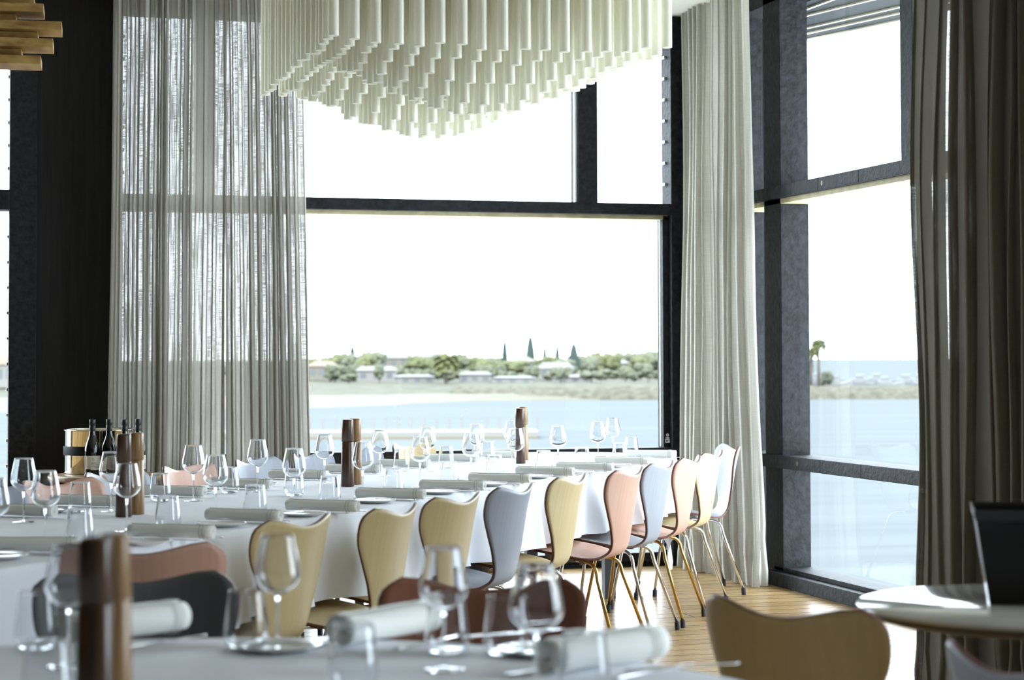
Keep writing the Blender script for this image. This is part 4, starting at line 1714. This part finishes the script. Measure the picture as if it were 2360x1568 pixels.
# tall conifers standing above the tree line
for x, ytop, wd, lab in ((812, 797, 1.6, 'lone thin conifer at the left above the trees'), (1163, 782, 1.3, 'thin conifer just left of the tallest one across the bay'),
                         (1222, 776, 2.0, 'tallest dark conifer above the trees across the bay'), (1255, 792, 1.0, 'thinnest conifer right of the tallest one'),
                         (1284, 794, 1.15, 'slim conifer in the middle of the three right of the tallest'), (1322, 793, 2.2, 'wider conifer farthest right above the tree line')):
    dep = 600
    topz = 1.27 + (828 - ytop) / F * dep
    base = -3.0
    wd *= 1.25
    t = thing('conifer', lab, 'tree', LD(px_ld(x, dep), dep, base))
    bm = bmesh.new()
    hh = topz - base
    for k in range(11):
        z = hh * (0.25 + 0.75 * k / 11)
        r = wd * (1 - k / 12.0) ** 0.62
        lathe(bm, [(0.02, z + hh * 0.12), (r, z - hh * 0.03), (r * 0.5, z - hh * 0.005), (0.02, z)], 9)
    blobm = finish(bm)
    new_obj('crown', blobm, F_pine, t)
    bm = bmesh.new()
    tube(bm, [(0, 0, -0.5), (0, 0, hh * 0.97)], [0.3, 0.05], 8)
    new_obj('trunk', finish(bm), M_trunk, t)


def palm(x, dep, base, topz, r, lab, lean=0):
    t = thing('palm_tree', lab, 'palm tree', LD(px_ld(x, dep), dep, base))
    hh = topz - base
    bm = bmesh.new()
    tube(bm, [(0, 0, -0.5), (lean * 0.4, 0, hh * 0.5), (lean, 0, hh * 0.86)], [0.45, 0.32, 0.3], 8)
    new_obj('trunk', finish(bm), M_trunk, t)
    bm = bmesh.new()
    for k in range(34):
        a = k * 2.4
        el = 1.2 - 1.9 * (k / 34)
        pts = []
        for s in range(7):
            q = s / 6
            pts.append(Vector((lean + r * q * math.cos(a) * math.cos(el * (1 - q * 0.6)), r * q * math.sin(a) * math.cos(el * (1 - q * 0.6)),
                               hh * 0.86 + r * (q * math.sin(el) * 0.9 - 0.55 * q * q))))
        for s in range(6):
            d = (pts[s + 1] - pts[s])
            n_ = Vector((-math.sin(a), math.cos(a), 0)) * r * 0.20
            v = [bm.verts.new(pts[s] - n_), bm.verts.new(pts[s] + n_), bm.verts.new(pts[s + 1] + n_ * 0.8), bm.verts.new(pts[s + 1] - n_ * 0.8)]
            bm.faces.new(v)
            w = [bm.verts.new(pts[s]), bm.verts.new(pts[s + 1]), bm.verts.new(pts[s + 1] - Vector((0, 0, r * 0.16))), bm.verts.new(pts[s] - Vector((0, 0, r * 0.09)))]
            bm.faces.new(w)
    blob(bm, (lean, 0, hh * 0.86 + r * 0.1), r * 0.5, x, 0.9)
    new_obj('fronds', finish(bm, False), F_palm, t)


palm(1028, 450, -4.2, 1.27 + 6 / F * 450, 3.0, 'broad green palm tree in front of the houses across the bay')
palm(1886, 428, -4.6, 1.27 + 52 / F * 420, 1.9, 'tall slender palm above the breakwater in the right window', 0.0)
palm(1866, 434, -4.6, 1.27 + 30 / F * 420, 1.6, 'slender palm left of the tallest palm in the right window', 0.6)
palm(1851, 441, -4.6, 1.27 - 5 / F * 420, 2.2, 'short palm between the mullion and the boats')
palm(1822, 428, -4.6, 1.27 + 14 / F * 420, 2.2, 'palm beside the mullion of the right window')

# houses across the bay
M_white = mat('white_render', (0.1084, 0.1045, 0.0968), 0.8)
M_cream = mat('cream_render', (0.0891, 0.0790, 0.0604), 0.8)
M_roof1 = mat('pale_roof', (0.0774, 0.0752, 0.0697), 0.8)
M_roof2 = mat('terracotta_roof', (0.0891, 0.0604, 0.0426), 0.8)
M_dkwin = mat('house_window', (0.05, 0.055, 0.06), 0.3)


def house(x, dep, zb, w, h, roofh, m, mr, label, nwin=3):
    t = thing('house', label, 'house', LD(px_ld(x, dep), dep, zb), -PSI + r3.uniform(-0.3, 0.3), 'houses across the bay')
    bm = bmesh.new()
    bx(bm, (-w / 2, -2.5, 0), (w / 2, 2.5, h))
    new_obj('wall', finish(bm, False), m, t)
    bm = bmesh.new()
    e = 0.4
    A = [bm.verts.new(p) for p in ((-w / 2 - e, -2.9, h), (w / 2 + e, -2.9, h), (w / 2 + e, 2.9, h), (-w / 2 - e, 2.9, h), (-w / 2 + 1, 0, h + roofh), (w / 2 - 1, 0, h + roofh))]
    for q in ((0, 1, 5, 4), (2, 3, 4, 5), (3, 0, 4), (1, 2, 5), (0, 3, 2, 1)):
        bm.faces.new([A[i] for i in q])
    new_obj('roof', finish(bm, False), mr, t)
    for k in range(nwin):
        xx = -w / 2 + w * (k + 0.5) / nwin
        bm = bmesh.new()
        bx(bm, (xx - 0.6, -2.56, h * 0.35), (xx + 0.6, -2.48, h * 0.8))
        new_obj('window', finish(bm, False), M_dkwin, t)


for x, d, zb, w, h, rh, m, mr, lab in (
        (745, 480, -3.5, 6, 3.2, 1.2, M_cream, M_roof2, 'cream house with terracotta roof beside the curtain edge'),
        (868, 470, -3.9, 9, 2.6, 1.0, M_white, M_roof1, 'long white house left of the palm tree'),
        (905, 560, -2.0, 8, 3.6, 1.4, M_cream, M_roof1, 'pale house high among the trees left of the palm'),
        (955, 455, -4.3, 8, 1.7, 0.5, M_white, M_roof1, 'low white building at beach level left of the palm'),
        (990, 580, -1.6, 9, 3.5, 1.2, M_white, M_roof1, 'white house on the skyline above the palm'),
        (1095, 460, -4.2, 7, 2.0, 0.7, M_white, M_roof1, 'white house just right of the palm tree'),
        (1184, 455, -4.4, 9, 1.5, 0.4, M_white, M_roof1, 'low long white building right of the palm'),
        (1205, 552, -2.6, 5, 3.2, 1.2, M_cream, M_roof1, 'narrow pale house under the tallest conifer'),
        (1280, 484, -3.6, 8, 2.6, 1.5, M_white, M_roof1, 'white gabled house in the middle of the far trees'),
        (1318, 462, -4.3, 8, 1.5, 0.5, M_white, M_roof1, 'low white shed in front of the gabled white house'),
        (1420, 560, -2.6, 6, 2.6, 1.0, M_cream, M_roof1, 'pale house among trees at the right of the shore'),
        (8, 430, -4.2, 6, 4.6, 2.0, M_white, M_roof2, 'gabled house seen through the left louvre window'),
        (-70, 440, -4.2, 7, 4.0, 2.0, M_white, M_roof1, 'house beyond the left edge of the louvre window')):
    house(x, d, zb, w, h, rh, m, mr, lab)

# boats behind the breakwater
M_boat = mat('boat_gelcoat', (0.0968, 0.1007, 0.1007), 0.5)


def boat(x, dep, L_, hull_h, mast, label):
    t = thing('moored_boat', label, 'boat', LD(px_ld(x, dep), dep, WZ), -PSI + r3.choice((0, PI)), 'boats moored behind the breakwater')
    bm = bmesh.new()
    S = []
    for s, wd, zz in ((-0.5, 0.8, 0.9), (-0.2, 1.0, 0.85), (0.15, 0.9, 0.95), (0.4, 0.4, 1.1), (0.52, 0.03, 1.25)):
        w = wd * L_ * 0.14
        S.append([bm.verts.new(p) for p in ((s * L_, -w, hull_h * zz), (s * L_, -w * 0.6, -0.2), (s * L_, w * 0.6, -0.2), (s * L_, w, hull_h * zz))])
    for a, b in zip(S, S[1:]):
        for k in range(4):
            bm.faces.new((a[k], a[(k + 1) % 4], b[(k + 1) % 4], b[k]))
    bm.faces.new(S[0][::-1])
    new_obj('hull', finish(bm, False), M_boat, t)
    bm = bmesh.new()
    bx(bm, (-0.3 * L_, -L_ * 0.08, hull_h * 0.85), (0.12 * L_, L_ * 0.08, hull_h * 0.85 + 1.1), 0.2)
    bx(bm, (-0.22 * L_, -L_ * 0.06, hull_h * 0.85 + 1.1), (0.02 * L_, L_ * 0.06, hull_h * 0.85 + 1.9), 0.2)
    new_obj('cabin', finish(bm, False), M_boat, t)
    if mast:
        bm = bmesh.new()
        tube(bm, [(0.05 * L_, 0, hull_h), (0.05 * L_, 0, mast)], 0.09, 6)
        new_obj('mast', finish(bm, False), M_boat, t)


for i, (x, d, L_, h, mast, lab) in enumerate((
        (1840, 446, 7, 3.2, 0, 'white motor boat nearest the left mullion of the right window'),
        (1890, 458, 8, 3.6, 0, 'large white motor boat below the palms'),
        (1925, 444, 7, 3.0, 11, 'white yacht just right of the palms'),
        (1972, 454, 8, 3.2, 14, 'white yacht with the tallest mast in the right window'),
        (2010, 466, 8, 3.4, 0, 'white cruiser right of the tallest mast'),
        (2045, 444, 7, 2.8, 10, 'white yacht in the middle of the right half of the view'),
        (2078, 456, 8, 3.2, 12, 'white yacht next to last before the dark curtain'),
        (2112, 468, 7, 3.0, 9, 'white yacht beside the edge of the dark curtain'),
        (2160, 446, 8, 3.2, 10, 'white yacht seen through the dark curtain'))):
    boat(x, d, L_, h, mast, lab)

# jetty with white posts and a yellow side
M_yel = mat('yellow_jetty', (0.0852, 0.0681, 0.0310), 0.8)
jt = thing('jetty', 'low jetty with white posts and a yellowish side crossing the bay', 'jetty', LD(0, 215, WZ))
jl = jt.location.copy()
bm = bmesh.new()
la, lb = px_ld(300, 215), px_ld(1238, 215)
P_ = [LD(la, 212), LD(lb, 212), LD(lb, 218), LD(la, 218)]
A = [bm.verts.new((p.x - jl.x, p.y - jl.y, 0.2)) for p in P_]
B = [bm.verts.new((p.x - jl.x, p.y - jl.y, 0.75)) for p in P_]
bm.faces.new(B)
for i in range(4):
    j = (i + 1) % 4
    bm.faces.new((A[i], A[j], B[j], B[i]))
new_obj('deck', finish(bm, False), M_white, jt)
bm = bmesh.new()
A = [bm.verts.new((p.x - jl.x, p.y - jl.y, z)) for z in (-0.9, 0.2) for p in (LD(la, 211.9), LD(lb, 211.9))]
bm.faces.new((A[0], A[1], A[3], A[2]))
C2 = [LD(la, 212.3), LD(lb, 212.3)]
D2 = [bm.verts.new((p.x - jl.x, p.y - jl.y, z)) for z in (-0.9, 0.2) for p in C2]
bm.faces.new((D2[0], D2[1], D2[3], D2[2]))
bm.faces.new((A[2], A[3], D2[3], D2[2]))
new_obj('side_board', finish(bm, False), M_yel, jt)
for x in range(715, 1245, 29):
    p = LD(px_ld(x, 217), 217) - jl
    bm = bmesh.new()
    tube(bm, [(p.x, p.y, -0.5), (p.x, p.y, 2.2)], 0.14, 8)
    new_obj('post', finish(bm, False), M_white, jt)
